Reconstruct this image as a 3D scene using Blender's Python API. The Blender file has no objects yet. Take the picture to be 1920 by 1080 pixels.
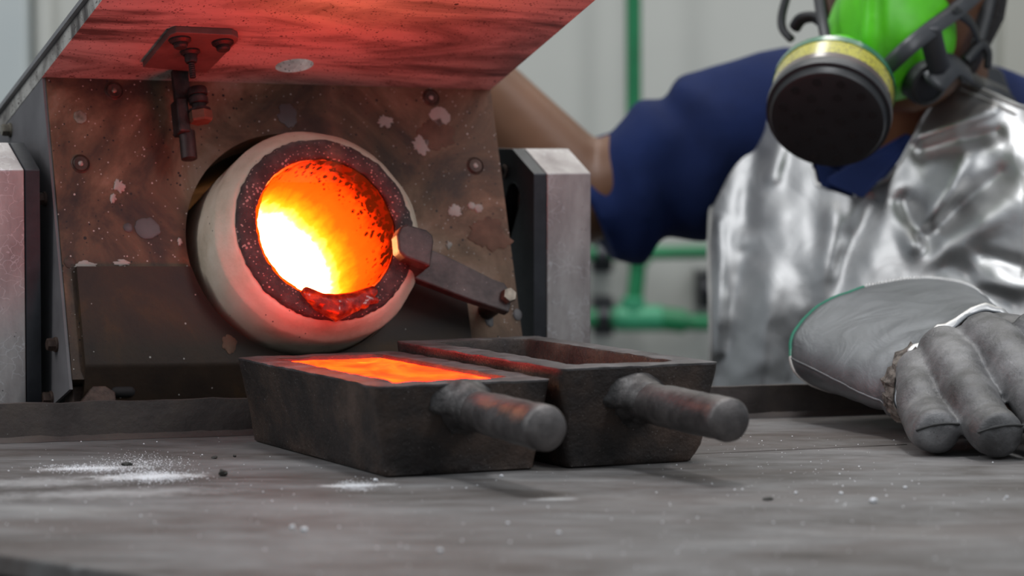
import bpy, math, random
from mathutils import Vector, Matrix, noise
random.seed(7)
D = bpy.data
SC = bpy.context.scene
V = Vector

# ------------------------------------------------------------------ camera
FPX, CAMH = 5600.0, 0.20
PITCH = math.atan(325 / FPX)
cam_d = D.cameras.new('camera')
cam = D.objects.new('camera', cam_d)
SC.collection.objects.link(cam)
cam.location = (0, 0, CAMH)
cam.rotation_euler = (math.pi / 2 - PITCH, 0, 0)
cam_d.sensor_width = 36
cam_d.lens = 36 * FPX / 1920
cam_d.clip_start = .05
cam_d.dof.use_dof = True
cam_d.dof.focus_distance = 1.80
cam_d.dof.aperture_fstop = 7.5
SC.camera = cam

# ------------------------------------------------------------------ world, lamps, exposure
W = D.worlds.new('world')
SC.world = W
W.use_nodes = True
W.node_tree.nodes['Background'].inputs[0].default_value = (.80, .90, 1.0, 1)
W.node_tree.nodes['Background'].inputs[1].default_value = .38
SC.view_settings.view_transform = 'Standard'
SC.view_settings.look = 'None'
SC.view_settings.exposure = 0
SC.view_settings.gamma = 1
SC.view_settings.use_curve_mapping = False


def area(name, loc, target, sx, sy, power, col=(1, 1, 1)):
    l = D.lights.new(name, 'AREA')
    l.shape = 'RECTANGLE'
    l.size, l.size_y = sx, sy
    l.energy = power
    l.color = col
    o = D.objects.new(name, l)
    SC.collection.objects.link(o)
    o.location = loc
    o.rotation_euler = (V(target) - V(loc)).to_track_quat('-Z', 'Y').to_euler()
    return o


area('ceiling_lamp_bench', (.15, 1.75, 2.3), (.1, 1.75, 0), .55, .35, 22, (.95, .97, 1))
area('ceiling_lamp_back', (.3, 3.2, 2.2), (.2, 3.8, .5), 2.4, .4, 30, (1, .97, .92))
area('ceiling_lamp_left', (-1.9, 1.0, 1.7), (-.1, 2, .1), .5, 1.6, 22, (.95, .97, 1))
area('ceiling_lamp_right', (1.7, .6, 1.8), (.1, 2, .1), .4, 1.6, 20, (.95, .97, 1))

# ------------------------------------------------------------------ projection helpers (turn image pixel positions into scene points)
_c, _s = math.cos(PITCH), math.sin(PITCH)
FW, UP, CO = V((0, _c, -_s)), V((0, _s, _c)), V((0, 0, CAMH))


def ray(x, y):
    return FW + V((1, 0, 0)) * ((x - 960) / FPX) + UP * ((540 - y) / FPX)


def at(x, y, dist):
    d = ray(x, y)
    return CO + d * (dist / d.y)


def onplane(x, y, p, n):
    d = ray(x, y)
    return CO + d * ((p - CO).dot(n) / d.dot(n))


def onz(x, y, z=0):
    return onplane(x, y, V((0, 0, z)), V((0, 0, 1)))


# ------------------------------------------------------------------ mesh builder
class MB:
    def __init__(s):
        s.v, s.f, s.m = [], [], []

    def add(s, vs, fs, mi=0):
        o = len(s.v)
        s.v += [V(p) for p in vs]
        s.f += [[i + o for i in f] for f in fs]
        s.m += [mi] * len(fs)
        return s

    def box(s, a, b, mat=None, mi=0):
        x0, y0, z0 = a
        x1, y1, z1 = b
        vs = [V((x, y, z)) for z in (z0, z1) for x, y in ((x0, y0), (x1, y0), (x1, y1), (x0, y1))]
        if mat:
            vs = [mat @ p for p in vs]
        return s.add(vs, [(0, 3, 2, 1), (4, 5, 6, 7), (0, 1, 5, 4), (1, 2, 6, 5), (2, 3, 7, 6), (3, 0, 4, 7)], mi)

    def loft(s, rings, cap=True, closed=True, mi=0):
        n = len(rings[0])
        vs = [p for r in rings for p in r]
        fs = []
        for i in range(len(rings) - 1):
            for j in range(n if closed else n - 1):
                k = (j + 1) % n
                fs.append((i * n + j, i * n + k, (i + 1) * n + k, (i + 1) * n + j))
        if cap:
            fs.append(tuple(range(n - 1, -1, -1)))
            o = (len(rings) - 1) * n
            fs.append(tuple(range(o, o + n)))
        return s.add(vs, fs, mi)

    def prism(s, poly, d0, d1=None):
        """poly: list of 3D points; extruded by vector d0"""
        r0 = [V(p) for p in poly]
        r1 = [p + V(d0) for p in r0]
        return s.loft([r0, r1])

    def tube(s, pts, rad, n=12, flat=1.0, upv=None, rnd=0, cap=True):
        pts = [V(p) for p in pts]
        if not hasattr(rad, '__len__'):
            rad = [rad] * len(pts)
        rings = []
        prev = None
        for i, p in enumerate(pts):
            t = (pts[min(i + 1, len(pts) - 1)] - pts[max(i - 1, 0)]).normalized()
            if prev is None:
                u = V(upv) if upv else (V((0, 0, 1)) if abs(t.z) < .9 else V((1, 0, 0)))
            else:
                u = prev
            u = (u - t * u.dot(t)).normalized()
            prev = u
            w = t.cross(u)
            rings.append([p + u * (math.sin(2 * math.pi * k / n) * rad[i] * flat) + w * (math.cos(2 * math.pi * k / n) * rad[i]) for k in range(n)])
        if rnd:  # rounded ends
            def endcap(r, c, dirv, R):
                out = []
                for a in (.45, .8, .97):
                    out.append([c + (q - c) * math.sqrt(max(0, 1 - a * a)) + dirv * (R * a * rnd) for q in r])
                return out
            d0 = (pts[0] - pts[1]).normalized()
            d1 = (pts[-1] - pts[-2]).normalized()
            rings = list(reversed(endcap(rings[0], pts[0], d0, rad[0]))) + rings + endcap(rings[-1], pts[-1], d1, rad[-1])
        return s.loft(rings, cap=cap)

    def cyl(s, p, q, r, n=16):
        return s.tube([p, q], r, n)

    def lathe(s, prof, M=None, n=64, close=False):
        """prof: (r, h); axis local +Z of matrix M"""
        M = M or Matrix()
        rings = [[M @ V((r * math.cos(2 * math.pi * k / n), r * math.sin(2 * math.pi * k / n), h)) for k in range(n)] for r, h in prof]
        if close:
            rings.append(rings[0])
        return s.loft(rings, cap=not close)

    def blob(s, c, r, sub=2, amp=.25, sq=(1, 1, 1), seed=0):
        c = V(c)
        n, m = 10 * sub // 2, 6 * sub // 2
        rings = []
        for i in range(1, m):
            th = math.pi * i / m
            rings.append([V((math.sin(th) * math.cos(2 * math.pi * k / n), math.sin(th) * math.sin(2 * math.pi * k / n), -math.cos(th))) for k in range(n)])
        rr = []
        for ring in rings:
            rr.append([c + V((q.x * sq[0], q.y * sq[1], q.z * sq[2])) * (r * (1 + amp * noise.noise(q * 1.7 + V((seed, seed * 2.3, 0))))) for q in ring])
        return s.loft(rr)

    def build(s, name, mat, parent=None, smooth=40, loc=None, bevel=0, solid=0, remesh=0, sub=0, segs=2, soft=6):
        me = D.meshes.new(name)
        if parent is None and loc is None:
            xs = [p.x for p in s.v]; ys = [p.y for p in s.v]; zs = [p.z for p in s.v]
            loc = V(((min(xs) + max(xs)) / 2, (min(ys) + max(ys)) / 2, min(zs)))
        off = V(loc) if (loc is not None and parent is None) else V((0, 0, 0))
        me.from_pydata([tuple(p - off) for p in s.v], [], s.f)
        mats = mat if isinstance(mat, (list, tuple)) else [mat]
        for m_ in mats:
            me.materials.append(m_)
        for p, i in zip(me.polygons, s.m):
            p.material_index = i
            p.use_smooth = bool(smooth)
        me.update()
        import bmesh
        b = bmesh.new(); b.from_mesh(me)
        bmesh.ops.recalc_face_normals(b, faces=b.faces)
        b.to_mesh(me); b.free()
        if smooth and smooth < 180 and not remesh:
            me.set_sharp_from_angle(angle=math.radians(smooth))
        o = D.objects.new(name, me)
        SC.collection.objects.link(o)
        if parent is not None:
            o.parent = parent
        else:
            o.location = off
        if remesh:
            r = o.modifiers.new('remesh', 'REMESH'); r.mode = 'VOXEL'; r.voxel_size = remesh; r.use_smooth_shade = True
            q = o.modifiers.new('smooth', 'SMOOTH'); q.iterations = soft; q.factor = .5
        if solid:
            q = o.modifiers.new('solid', 'SOLIDIFY'); q.thickness = solid; q.offset = 0
        if bevel:
            q = o.modifiers.new('bevel', 'BEVEL'); q.width = bevel; q.segments = segs; q.limit_method = 'ANGLE'; q.angle_limit = math.radians(35)
        if sub:
            q = o.modifiers.new('sub', 'SUBSURF'); q.levels = sub; q.render_levels = sub
        return o


SMOKE = 16.0


def ell_ring(c, rx, ry, n=28):
    return [V((c.x + rx * math.cos(2 * math.pi * k / n), c.y + ry * math.sin(2 * math.pi * k / n), c.z)) for k in range(n)]


def tag(o, label=None, cat=None, group=None, kind=None):
    for k, v in (('label', label), ('category', cat), ('group', group), ('kind', kind)):
        if v:
            o[k] = v
    return o


def thing(name, M, label, cat, group=None):
    o = D.objects.new(name, None)
    o.empty_display_size = .02
    SC.collection.objects.link(o)
    o.matrix_world = M if isinstance(M, Matrix) else Matrix.Translation(M)
    return tag(o, label, cat, group)


# ------------------------------------------------------------------ materials
def nodes(name):
    m = D.materials.new(name)
    m.use_nodes = True
    nt = m.node_tree
    return m, nt, nt.nodes['Principled BSDF']


def ramp(nt, stops, fac):
    r = nt.nodes.new('ShaderNodeValToRGB')
    e = r.color_ramp.elements
    while len(e) < len(stops):
        e.new(.5)
    for el, (p, c) in zip(e, stops):
        el.position = p
        el.color = (*c, 1) if len(c) == 3 else c
    nt.links.new(fac, r.inputs[0])
    return r.outputs[0]


def coords(nt, scale=(1, 1, 1), rot=(0, 0, 0)):
    tc = nt.nodes.new('ShaderNodeTexCoord')
    mp = nt.nodes.new('ShaderNodeMapping')
    mp.inputs['Scale'].default_value = scale
    mp.inputs['Rotation'].default_value = rot
    nt.links.new(tc.outputs['Object'], mp.inputs[0])
    return mp.outputs[0]


def tnoise(nt, vec, scale, detail=6, rough=.6, dist=0):
    n = nt.nodes.new('ShaderNodeTexNoise')
    n.inputs['Scale'].default_value = scale
    n.inputs['Detail'].default_value = detail
    n.inputs['Roughness'].default_value = rough
    n.inputs['Distortion'].default_value = dist
    nt.links.new(vec, n.inputs['Vector'])
    return n.outputs['Fac']


def voro(nt, vec, scale, feature='F1'):
    n = nt.nodes.new('ShaderNodeTexVoronoi')
    n.feature = feature
    n.inputs['Scale'].default_value = scale
    nt.links.new(vec, n.inputs['Vector'])
    return n.outputs['Distance']


def math_(nt, op, a, b=0.0, c=None):
    n = nt.nodes.new('ShaderNodeMath')
    n.operation = op
    for i, x in enumerate((a, b) if c is None else (a, b, c)):
        if isinstance(x, (int, float)):
            n.inputs[i].default_value = x
        else:
            nt.links.new(x, n.inputs[i])
    return n.outputs[0]


def mix(nt, fac, a, b, mode='MIX'):
    n = nt.nodes.new('ShaderNodeMix')
    n.data_type = 'RGBA'
    n.blend_type = mode
    for sock, x in ((n.inputs[0], fac), (n.inputs[6], a), (n.inputs[7], b)):
        if isinstance(x, (int, float)):
            sock.default_value = x
        elif isinstance(x, (tuple, list)):
            sock.default_value = (*x, 1)
        else:
            nt.links.new(x, sock)
    return n.outputs[2]


def bump(nt, bs, height, strength=.3, dist=.002):
    b = nt.nodes.new('ShaderNodeBump')
    b.inputs['Strength'].default_value = strength
    b.inputs['Distance'].default_value = dist
    nt.links.new(height, b.inputs['Height'])
    nt.links.new(b.outputs[0], bs.inputs['Normal'])


def surf(name, stops, scale=20, detail=7, rough=.5, metal=0.0, bmp=.3, bdist=.001, bscale=None, stretch=(1, 1, 1), rot=(0, 0, 0),
         specks=None, specks2=None, dist=0, rvar=0, spec=.5):
    """layered noise colour with relief; specks = (colour, scale, radius)"""
    m, nt, bs = nodes(name)
    vec = coords(nt, stretch, rot)
    f = tnoise(nt, vec, scale, detail, .62, dist)
    col = ramp(nt, stops, f)
    iso = coords(nt)
    for sp in (specks, specks2):
        if sp:
            c, sscale, thr = sp
            d = voro(nt, iso, sscale)
            big = tnoise(nt, iso, sscale * .23, 2)
            k = math_(nt, 'MULTIPLY', d, math_(nt, 'ADD', math_(nt, 'MULTIPLY', big, -2.2), 2.0))
            fac = math_(nt, 'LESS_THAN', k, thr)
            col = mix(nt, fac, col, c)
    nt.links.new(col, bs.inputs['Base Color'])
    bs.inputs['Metallic'].default_value = metal
    bs.inputs['Specular IOR Level'].default_value = spec
    if rvar:
        rr = math_(nt, 'MULTIPLY_ADD', f, rvar, rough - rvar / 2)
        nt.links.new(rr, bs.inputs['Roughness'])
    else:
        bs.inputs['Roughness'].default_value = rough
    if bmp:
        bump(nt, bs, tnoise(nt, iso, bscale or scale * 6, 6, .65), bmp, bdist)
    return m


def plain(name, col, rough=.5, metal=0.0, bmp=0, bscale=200, spec=.5):
    c = V(col)
    return surf(name, [(.3, tuple(c * .8)), (.7, tuple(c * 1.15))], 30, 4, rough, metal, bmp, .0006, bscale, spec=spec)


def emis(nt, bs, col, strength):
    if isinstance(col, tuple):
        bs.inputs['Emission Color'].default_value = (*col, 1)
    else:
        nt.links.new(col, bs.inputs['Emission Color'])
    if isinstance(strength, (int, float)):
        bs.inputs['Emission Strength'].default_value = strength
    else:
        nt.links.new(strength, bs.inputs['Emission Strength'])


M_iron = surf('cast_iron', [(.34, (.014, .011, .010)), (.46, (.030, .022, .019)), (.56, (.050, .033, .025)), (.68, (.085, .055, .042))], 24, 11, .55, .2, .8, .0014, 240,
              specks=((.20, .18, .17), 380, .07), rvar=.25)
M_worn_lit = surf('worn_lit_iron_rim', [(.34, (.035, .031, .031)), (.5, (.075, .069, .069)), (.66, (.13, .122, .124))], 60, 10, .48, .2, .7, .001, 300, rvar=.2)  # rubbed rim, its colour also lightened for the lights it reflects
M_handle = surf('handle_iron', [(.34, (.045, .041, .040)), (.5, (.090, .081, .079)), (.66, (.15, .135, .13))], 45, 8, .42, .5, .5, .001, 300, rvar=.2)
M_weld = surf('weld', [(.34, (.035, .032, .031)), (.52, (.08, .074, .072)), (.68, (.16, .15, .145))], 120, 6, .5, .5, .6, .001, 400)
M_plate = surf('scorched_board', [(.34, (.020, .012, .009)), (.44, (.058, .032, .018)), (.52, (.115, .064, .034)), (.60, (.20, .118, .070)), (.70, (.29, .20, .145))],
               13, 12, .62, .1, .6, .0009, 300, specks=((.46, .42, .38), 260, .085), specks2=((.010, .008, .008), 190, .10), dist=.8, rvar=.2)
M_cover = surf('cover_sheet', [(.34, (.018, .011, .008)), (.48, (.036, .021, .012)), (.58, (.075, .036, .012)), (.70, (.125, .064, .016))], 9, 11, .58, .1, .3, .0006, 320,
               specks=((.34, .31, .28), 90, .05), specks2=((.012, .01, .01), 130, .04), rvar=.2, dist=.5, spec=.3)
M_shield = surf('scorched_shield', [(.36, (.075, .064, .058)), (.44, (.22, .20, .18)), (.52, (.40, .38, .345)), (.66, (.50, .47, .43))], 10, 12, .6, .1, .4, .0006, 240,
                stretch=(.4, 1.7, 1), specks=((.02, .014, .014), 110, .055), specks2=((.05, .03, .028), 380, .16), dist=1.4)
M_steel = surf('brushed_steel', [(.3, (.20, .19, .19)), (.7, (.28, .27, .27))], 30, 6, .5, .3, .1, .0004, 200, stretch=(1, 1, .08))
M_side = surf('shaded_side_sheet', [(.3, (.10, .092, .095)), (.7, (.15, .14, .143))], 30, 6, .6, .1, .1, .0004, 200)  # darker copy of the steel, the guard's shadow put into its colour
M_alu = surf('guard_aluminium', [(.34, (.23, .20, .195)), (.5, (.36, .33, .318)), (.66, (.48, .45, .437))], 26, 11, .5, .35, .3, .0005, 220, stretch=(1, 1, .35),
             specks=((.10, .09, .09), 150, .05))
nt = M_alu.node_tree
bs = nt.nodes['Principled BSDF']
iso = coords(nt)
ve = nt.nodes.new('ShaderNodeTexVoronoi')
ve.feature = 'DISTANCE_TO_EDGE'
ve.inputs['Scale'].default_value = 130
wn = nt.nodes.new('ShaderNodeVectorMath')
wn.operation = 'MULTIPLY_ADD'
nn3 = nt.nodes.new('ShaderNodeTexNoise')
nn3.inputs['Scale'].default_value = 90
nt.links.new(iso, nn3.inputs['Vector'])
nt.links.new(nn3.outputs['Color'], wn.inputs[0])
wn.inputs[1].default_value = (.016, .016, .016)
nt.links.new(iso, wn.inputs[2])
nt.links.new(wn.outputs[0], ve.inputs['Vector'])
crk = math_(nt, 'MULTIPLY', math_(nt, 'LESS_THAN', ve.outputs['Distance'], .022), math_(nt, 'GREATER_THAN', tnoise(nt, iso, 26, 2), .50))
prev = bs.inputs['Base Color'].links[0].from_socket
nt.links.new(mix(nt, math_(nt, 'MULTIPLY', crk, .32), prev, (.72, .71, .74)), bs.inputs['Base Color'])
M_black = surf('black_plate', [(.3, (.018, .019, .022)), (.7, (.045, .046, .052))], 30, 6, .4, .5, .2, .0005, 250, specks=((.2, .2, .2), 260, .035))
M_dark = plain('dark_recess', (.012, .010, .010), .8)
M_rustybolt = surf('rusty_bolt', [(.3, (.035, .022, .018)), (.6, (.09, .055, .042)), (.8, (.17, .12, .10))], 160, 6, .55, .5, .5, .0006, 500)
M_zincbolt = surf('zinc_bolt', [(.3, (.12, .10, .075)), (.7, (.34, .30, .24))], 200, 6, .45, .6, .4, .0005, 600)
M_latch = surf('latch_iron', [(.3, (.016, .012, .012)), (.6, (.05, .034, .032)), (.8, (.09, .06, .055))], 110, 7, .5, .5, .5, .0006, 500)
M_brk = surf('bracket_sheet', [(.3, (.07, .045, .04)), (.7, (.16, .10, .088))], 40, 8, .55, .2, .3, .0005, 300)
M_clamp = surf('clamp_iron', [(.34, (.030, .024, .022)), (.5, (.062, .050, .046)), (.66, (.10, .082, .075))], 60, 10, .5, .3, .5, .0008, 320, specks=((.3, .27, .25), 260, .06))
M_collar = surf('ceramic_collar', [(.32, (.36, .29, .215)), (.5, (.53, .44, .34)), (.68, (.62, .53, .43))], 22, 8, .85, 0, .35, .0007, 420,
                specks=((.06, .05, .05), 130, .045), spec=.2)
M_pale = plain('pale_scale', (.36, .32, .285), .8, 0, .4, 300)
M_greyspot = plain('grey_spot', (.085, .078, .078), .5, .3, .3, 300)
M_rustspot = surf('rust_spot', [(.3, (.07, .030, .015)), (.7, (.17, .085, .05))], 60, 7, .7, .1, .4, .0006, 300)
M_green = plain('green_pipe', (.006, .17, .060), .45)
M_greenfit = plain('green_fitting', (.035, .26, .13), .45)
M_wall = surf('painted_wall', [(.3, (.45, .455, .42)), (.7, (.50, .50, .465))], 2.2, 4, .6, 0, .08, .001, 60)
M_wall2 = surf('wall_panel', [(.3, (.42, .46, .46)), (.7, (.49, .52, .51))], 3, 4, .5, 0, .05, .001, 60)
M_wall3 = surf('wall_return', [(.3, (.36, .355, .31)), (.7, (.41, .40, .35))], 3, 4, .6, 0, .05, .001, 60)
M_floor = surf('concrete_floor', [(.3, (.10, .10, .10)), (.7, (.18, .18, .175))], 5, 7, .7, 0, .2, .002, 60)
M_skin = surf('skin', [(.3, (.12, .048, .020)), (.7, (.165, .068, .030))], 14, 5, .48, 0, .2, .0006, 420)
M_hair = surf('hair', [(.3, (.008, .006, .005)), (.7, (.03, .022, .018))], 60, 5, .5, 0, .6, .002, 240, stretch=(1, 1, .2))
M_shirt = surf('navy_cotton', [(.3, (.006, .013, .056)), (.7, (.011, .024, .100))], 10, 5, .85, 0, .35, .001, 900, spec=.2)
M_trouser = plain('grey_trousers', (.05, .055, .065), .8)
M_shoe = plain('black_boot', (.015, .014, .014), .5)
M_mask = plain('green_silicone', (.10, .56, .008), .42, 0, .05, 80)
M_rubber = plain('black_rubber', (.014, .014, .015), .45)
M_harness = plain('charcoal_plastic', (.035, .036, .040), .4)
M_yellow = plain('yellow_band', (.52, .46, .03), .35)
M_gband = plain('dark_green_band', (.01, .14, .06), .35)
M_bband = plain('brown_band', (.075, .045, .04), .35)
M_orange = plain('orange_lining', (.60, .11, .02), .7)
M_bind = plain('silver_binding', (.50, .48, .45), .6, .2, .5, 500)
M_cgreen = plain('green_hem', (.01, .17, .10), .7)
M_leather = surf('sooty_leather', [(.34, (.055, .053, .053)), (.48, (.11, .107, .108)), (.58, (.165, .161, .162)), (.7, (.24, .235, .235))], 34, 10, .40, .15, .7, .0008, 420,
                 specks=((.03, .028, .027), 420, .06), rvar=.2)
M_backing = surf('torn_backing', [(.4, (.04, .03, .024)), (.6, (.16, .135, .115))], 180, 6, .7, .2, .7, .001, 500)
M_grain = plain('white_grain', (.72, .72, .74), .5)
M_slagcrumb = plain('dark_slag', (.03, .028, .022), .55)


def apron_mat(name, rough, b, k=.9, tint=(1, 1, 1)):
    m, nt, bs = nodes(name)
    vec = coords(nt)
    f = tnoise(nt, vec, 16, 6, .6, .5)
    nt.links.new(ramp(nt, [(.3, tuple(v * .60 * k * c for v, c in zip((1, .985, .97), tint))), (.7, tuple(v * .82 * k * c for v, c in zip((1, .985, .97), tint)))], f), bs.inputs['Base Color'])
    bs.inputs['Metallic'].default_value = 1
    nt.links.new(math_(nt, 'MULTIPLY_ADD', f, .18, rough - .09), bs.inputs['Roughness'])
    h = math_(nt, 'ADD', tnoise(nt, vec, 26, 4, .5, 1.5), math_(nt, 'MULTIPLY', tnoise(nt, vec, 900, 2), .06))
    bump(nt, bs, h, b, .004)
    return m


M_apron = apron_mat('aluminised_cloth', .47, .24, .78)
M_cuff = apron_mat('aluminised_cuff', .55, .35, .31, (.93, .98, 1.04))


def table_mat():
    m, nt, bs = nodes('worn_steel_top')
    vec = coords(nt, (1.0, 1.9, 1), (0, 0, .5))
    f = tnoise(nt, vec, 6, 13, .70, .25)
    col = ramp(nt, [(.32, (.040, .034, .031)), (.43, (.098, .089, .083)), (.50, (.138, .130, .125)), (.57, (.175, .168, .164)), (.68, (.235, .228, .220))], f)
    iso = coords(nt)
    g = tnoise(nt, coords(nt, (1, 1.7, 1), (0, 0, .2)), 6, 9, .66, .2)
    sc2 = tnoise(nt, coords(nt, (.06, 1, 1), (0, 0, -.35)), 130, 3, .5)
    col = mix(nt, ramp(nt, [(.60, (0, 0, 0)), (.72, (.35, .35, .35))], sc2), col, (.30, .29, .285))
    col = mix(nt, ramp(nt, [(.49, (0, 0, 0)), (.66, (.5, .5, .5))], g), col, (.088, .064, .054))
    # pale dust lying in a few drifts, at their places on the bench
    tc = nt.nodes.new('ShaderNodeTexCoord')
    dn = tnoise(nt, iso, 90, 8, .75)
    for (px, py, rx, ry, k) in ((285, 893, .032, .013, 1.0), (165, 878, .030, .007, .9), (60, 905, .05, .02, .35), (665, 910, .020, .008, .9), (210, 925, .06, .02, .35), (1430, 776, .06, .008, .5), (1045, 936, .012, .006, .5)):
        p = onz(px, py) - TABLE_LOC
        mp = nt.nodes.new('ShaderNodeMapping')
        mp.vector_type = 'TEXTURE'
        mp.inputs['Location'].default_value = p
        mp.inputs['Rotation'].default_value = (0, 0, .25)
        mp.inputs['Scale'].default_value = (rx, ry, 1)
        nt.links.new(tc.outputs['Object'], mp.inputs[0])
        ln = nt.nodes.new('ShaderNodeVectorMath'); ln.operation = 'LENGTH'
        nt.links.new(mp.outputs[0], ln.inputs[0])
        e = math_(nt, 'SUBTRACT', 1.35, ln.outputs['Value'])
        e = math_(nt, 'ADD', e, math_(nt, 'MULTIPLY', math_(nt, 'SUBTRACT', dn, .5), 3.0))
        mr = nt.nodes.new('ShaderNodeMapRange')
        nt.links.new(e, mr.inputs[0])
        mr.inputs[1].default_value = .1; mr.inputs[2].default_value = 1.1
        mr.inputs[4].default_value = k
        col = mix(nt, mr.outputs[0], col, (.66, .65, .64))
    nt.links.new(col, bs.inputs['Base Color'])
    bs.inputs['Metallic'].default_value = .03
    nt.links.new(math_(nt, 'MULTIPLY_ADD', f, .3, .56), bs.inputs['Roughness'])
    bs.inputs['Specular IOR Level'].default_value = .22
    bump(nt, bs, math_(nt, 'ADD', tnoise(nt, vec, 30, 8, .7), tnoise(nt, iso, 220, 5)), .25, .0008)
    return m


M_lip = surf('rusty_lip', [(.28, (.045, .036, .033)), (.5, (.082, .066, .060)), (.68, (.105, .083, .07)), (.8, (.14, .09, .05))], 30, 9, .6, .3, .6, .001, 150, specks=((.25, .24, .23), 300, .035))

# ------------------------------------------------------------------ structure
FLOOR_Z = -.95
tag(MB().box((-3.2, -.6, FLOOR_Z - .05), (3.2, 3.95, FLOOR_Z)).build('floor', M_floor, smooth=0), kind='structure')
wall = tag(MB().box((-3.2, 3.85, FLOOR_Z), (3.2, 3.95, 2.7)).build('wall_back', M_wall, smooth=0), kind='structure')
x0 = at(52, 300, 3.8).x
tag(MB().box((-2.6, 3.80, FLOOR_Z), (x0, 3.85, 2.7)).build('wall_left_panel', M_wall2, smooth=0, bevel=.006), kind='structure').name = 'trim_1'
x1 = at(1876, 300, 3.8).x
tag(MB().box((x1, 3.79, FLOOR_Z), (2.4, 3.85, 2.7)).build('trim_2', M_wall3, smooth=0, bevel=.006), kind='structure')
tag(MB().box((x0 + .004, 3.83, FLOOR_Z), (x0 + .028, 3.85, 2.7)).build('trim_3', M_wall, smooth=0, bevel=.006), kind='structure')

# ------------------------------------------------------------------ work table
TABLE_LOC = V((.1, 1.5, FLOOR_Z))
M_table = table_mat()
LS = .322


def lipy(x):
    return 1.920 + LS * x


tb = thing('work_table', TABLE_LOC, 'dark worn steel work table with a raised lip along its far edge', 'table')
poly = [(-.66, lipy(-.66)), (.85, lipy(.85)), (.98, .95), (.21, .965), (-.231, 1.349)]
q = MB()
q.prism([V((x, y, -.010)) - TABLE_LOC for x, y in poly], (0, 0, .010))
q.build('tabletop', M_table, tb, smooth=0, bevel=.0015)
for (xa, ya, xb, yb) in ((.21, .965, -.231, 1.349), (-.231, 1.349, -.66, lipy(-.66))):
    a, b = V((xa, ya, 0)), V((xb, yb, 0))
    n_ = (b - a).normalized().cross(V((0, 0, 1)))
    MB().prism([a + V((0, 0, -.012)) - TABLE_LOC, b + V((0, 0, -.012)) - TABLE_LOC, b + V((0, 0, -.06)) - TABLE_LOC, a + V((0, 0, -.06)) - TABLE_LOC], n_ * .006).build('edge_rail', M_black, tb, smooth=0)
# back lip: slightly wavy top
q = MB()
N = 150
r = []
for i in range(N + 1):
    x = -.66 + 1.51 * i / N
    y = lipy(x)
    t = .0221 - .0056 * x + .0011 * noise.noise(V((x * 45, 0, 0))) + .0007 * noise.noise(V((x * 160, 3, 0)))
    w = .0007 * noise.noise(V((x * 40, 7, 0)))
    r.append([V((x, y - .006 + w, 0)) - TABLE_LOC, V((x, y - .006 - w, t * .5)) - TABLE_LOC, V((x, y - .006 + w, t)) - TABLE_LOC, V((x, y, t)) - TABLE_LOC, V((x, y, -.04)) - TABLE_LOC, V((x, y - .006, -.04)) - TABLE_LOC])
q.loft(r)
q.build('back_lip', M_lip, tb, smooth=30)
q = MB()
r = []
for i in range(241):
    x = -.62 + 1.42 * i / 240
    y = lipy(x) - .006
    k = .004 + .0014 * noise.noise(V((x * 60, 1, 0))) + .0008 * noise.noise(V((x * 200, 5, 0)))
    r.append([V((x, y + .001, 0.0)) - TABLE_LOC, V((x, y - k * 1.3, .0002)) - TABLE_LOC, V((x, y - k * .6, k * .5)) - TABLE_LOC, V((x, y + .001, k)) - TABLE_LOC])
q.loft(r)
q.build('weld_bead', M_lip, tb, smooth=50)
for x, y in ((-.56, 1.72), (.76, 2.03), (.88, 1.05), (.25, 1.02)):
    MB().box((x - .02 - TABLE_LOC.x, y - .02 - TABLE_LOC.y, 0), (x + .02 - TABLE_LOC.x, y + .02 - TABLE_LOC.y, .94)).build('leg', M_black, tb, smooth=0, bevel=.002)
# seam line on the top at the right
a, b = onz(1300, 852), onz(1700, 834)
MB().tube([a + V((0, 0, -.0002)) - TABLE_LOC, b + V((0, 0, -.0002)) - TABLE_LOC], .0007, 6).build('plate_seam', M_lip, tb)

# ------------------------------------------------------------------ ingot molds
ML, MW, MH, MT = .2195, .1071, .0518, .0195


def rect_ring(hx, hy, z, nx=22, ny=40, rc=.0022):
    pts = []
    cs = [(hx, -hy), (hx, hy), (-hx, hy), (-hx, -hy)]
    for i in range(4):
        (ax, ay), (bx, by) = cs[i], cs[(i + 1) % 4]
        d = V((bx - ax, by - ay, 0)); l = d.length; d.normalize()
        n = ny if i % 2 == 0 else nx
        for k in range(n):
            t = rc + (l - 2 * rc) * k / (n - 1)
            pts.append(V((ax, ay, z)) + d * t)
    return pts


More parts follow.
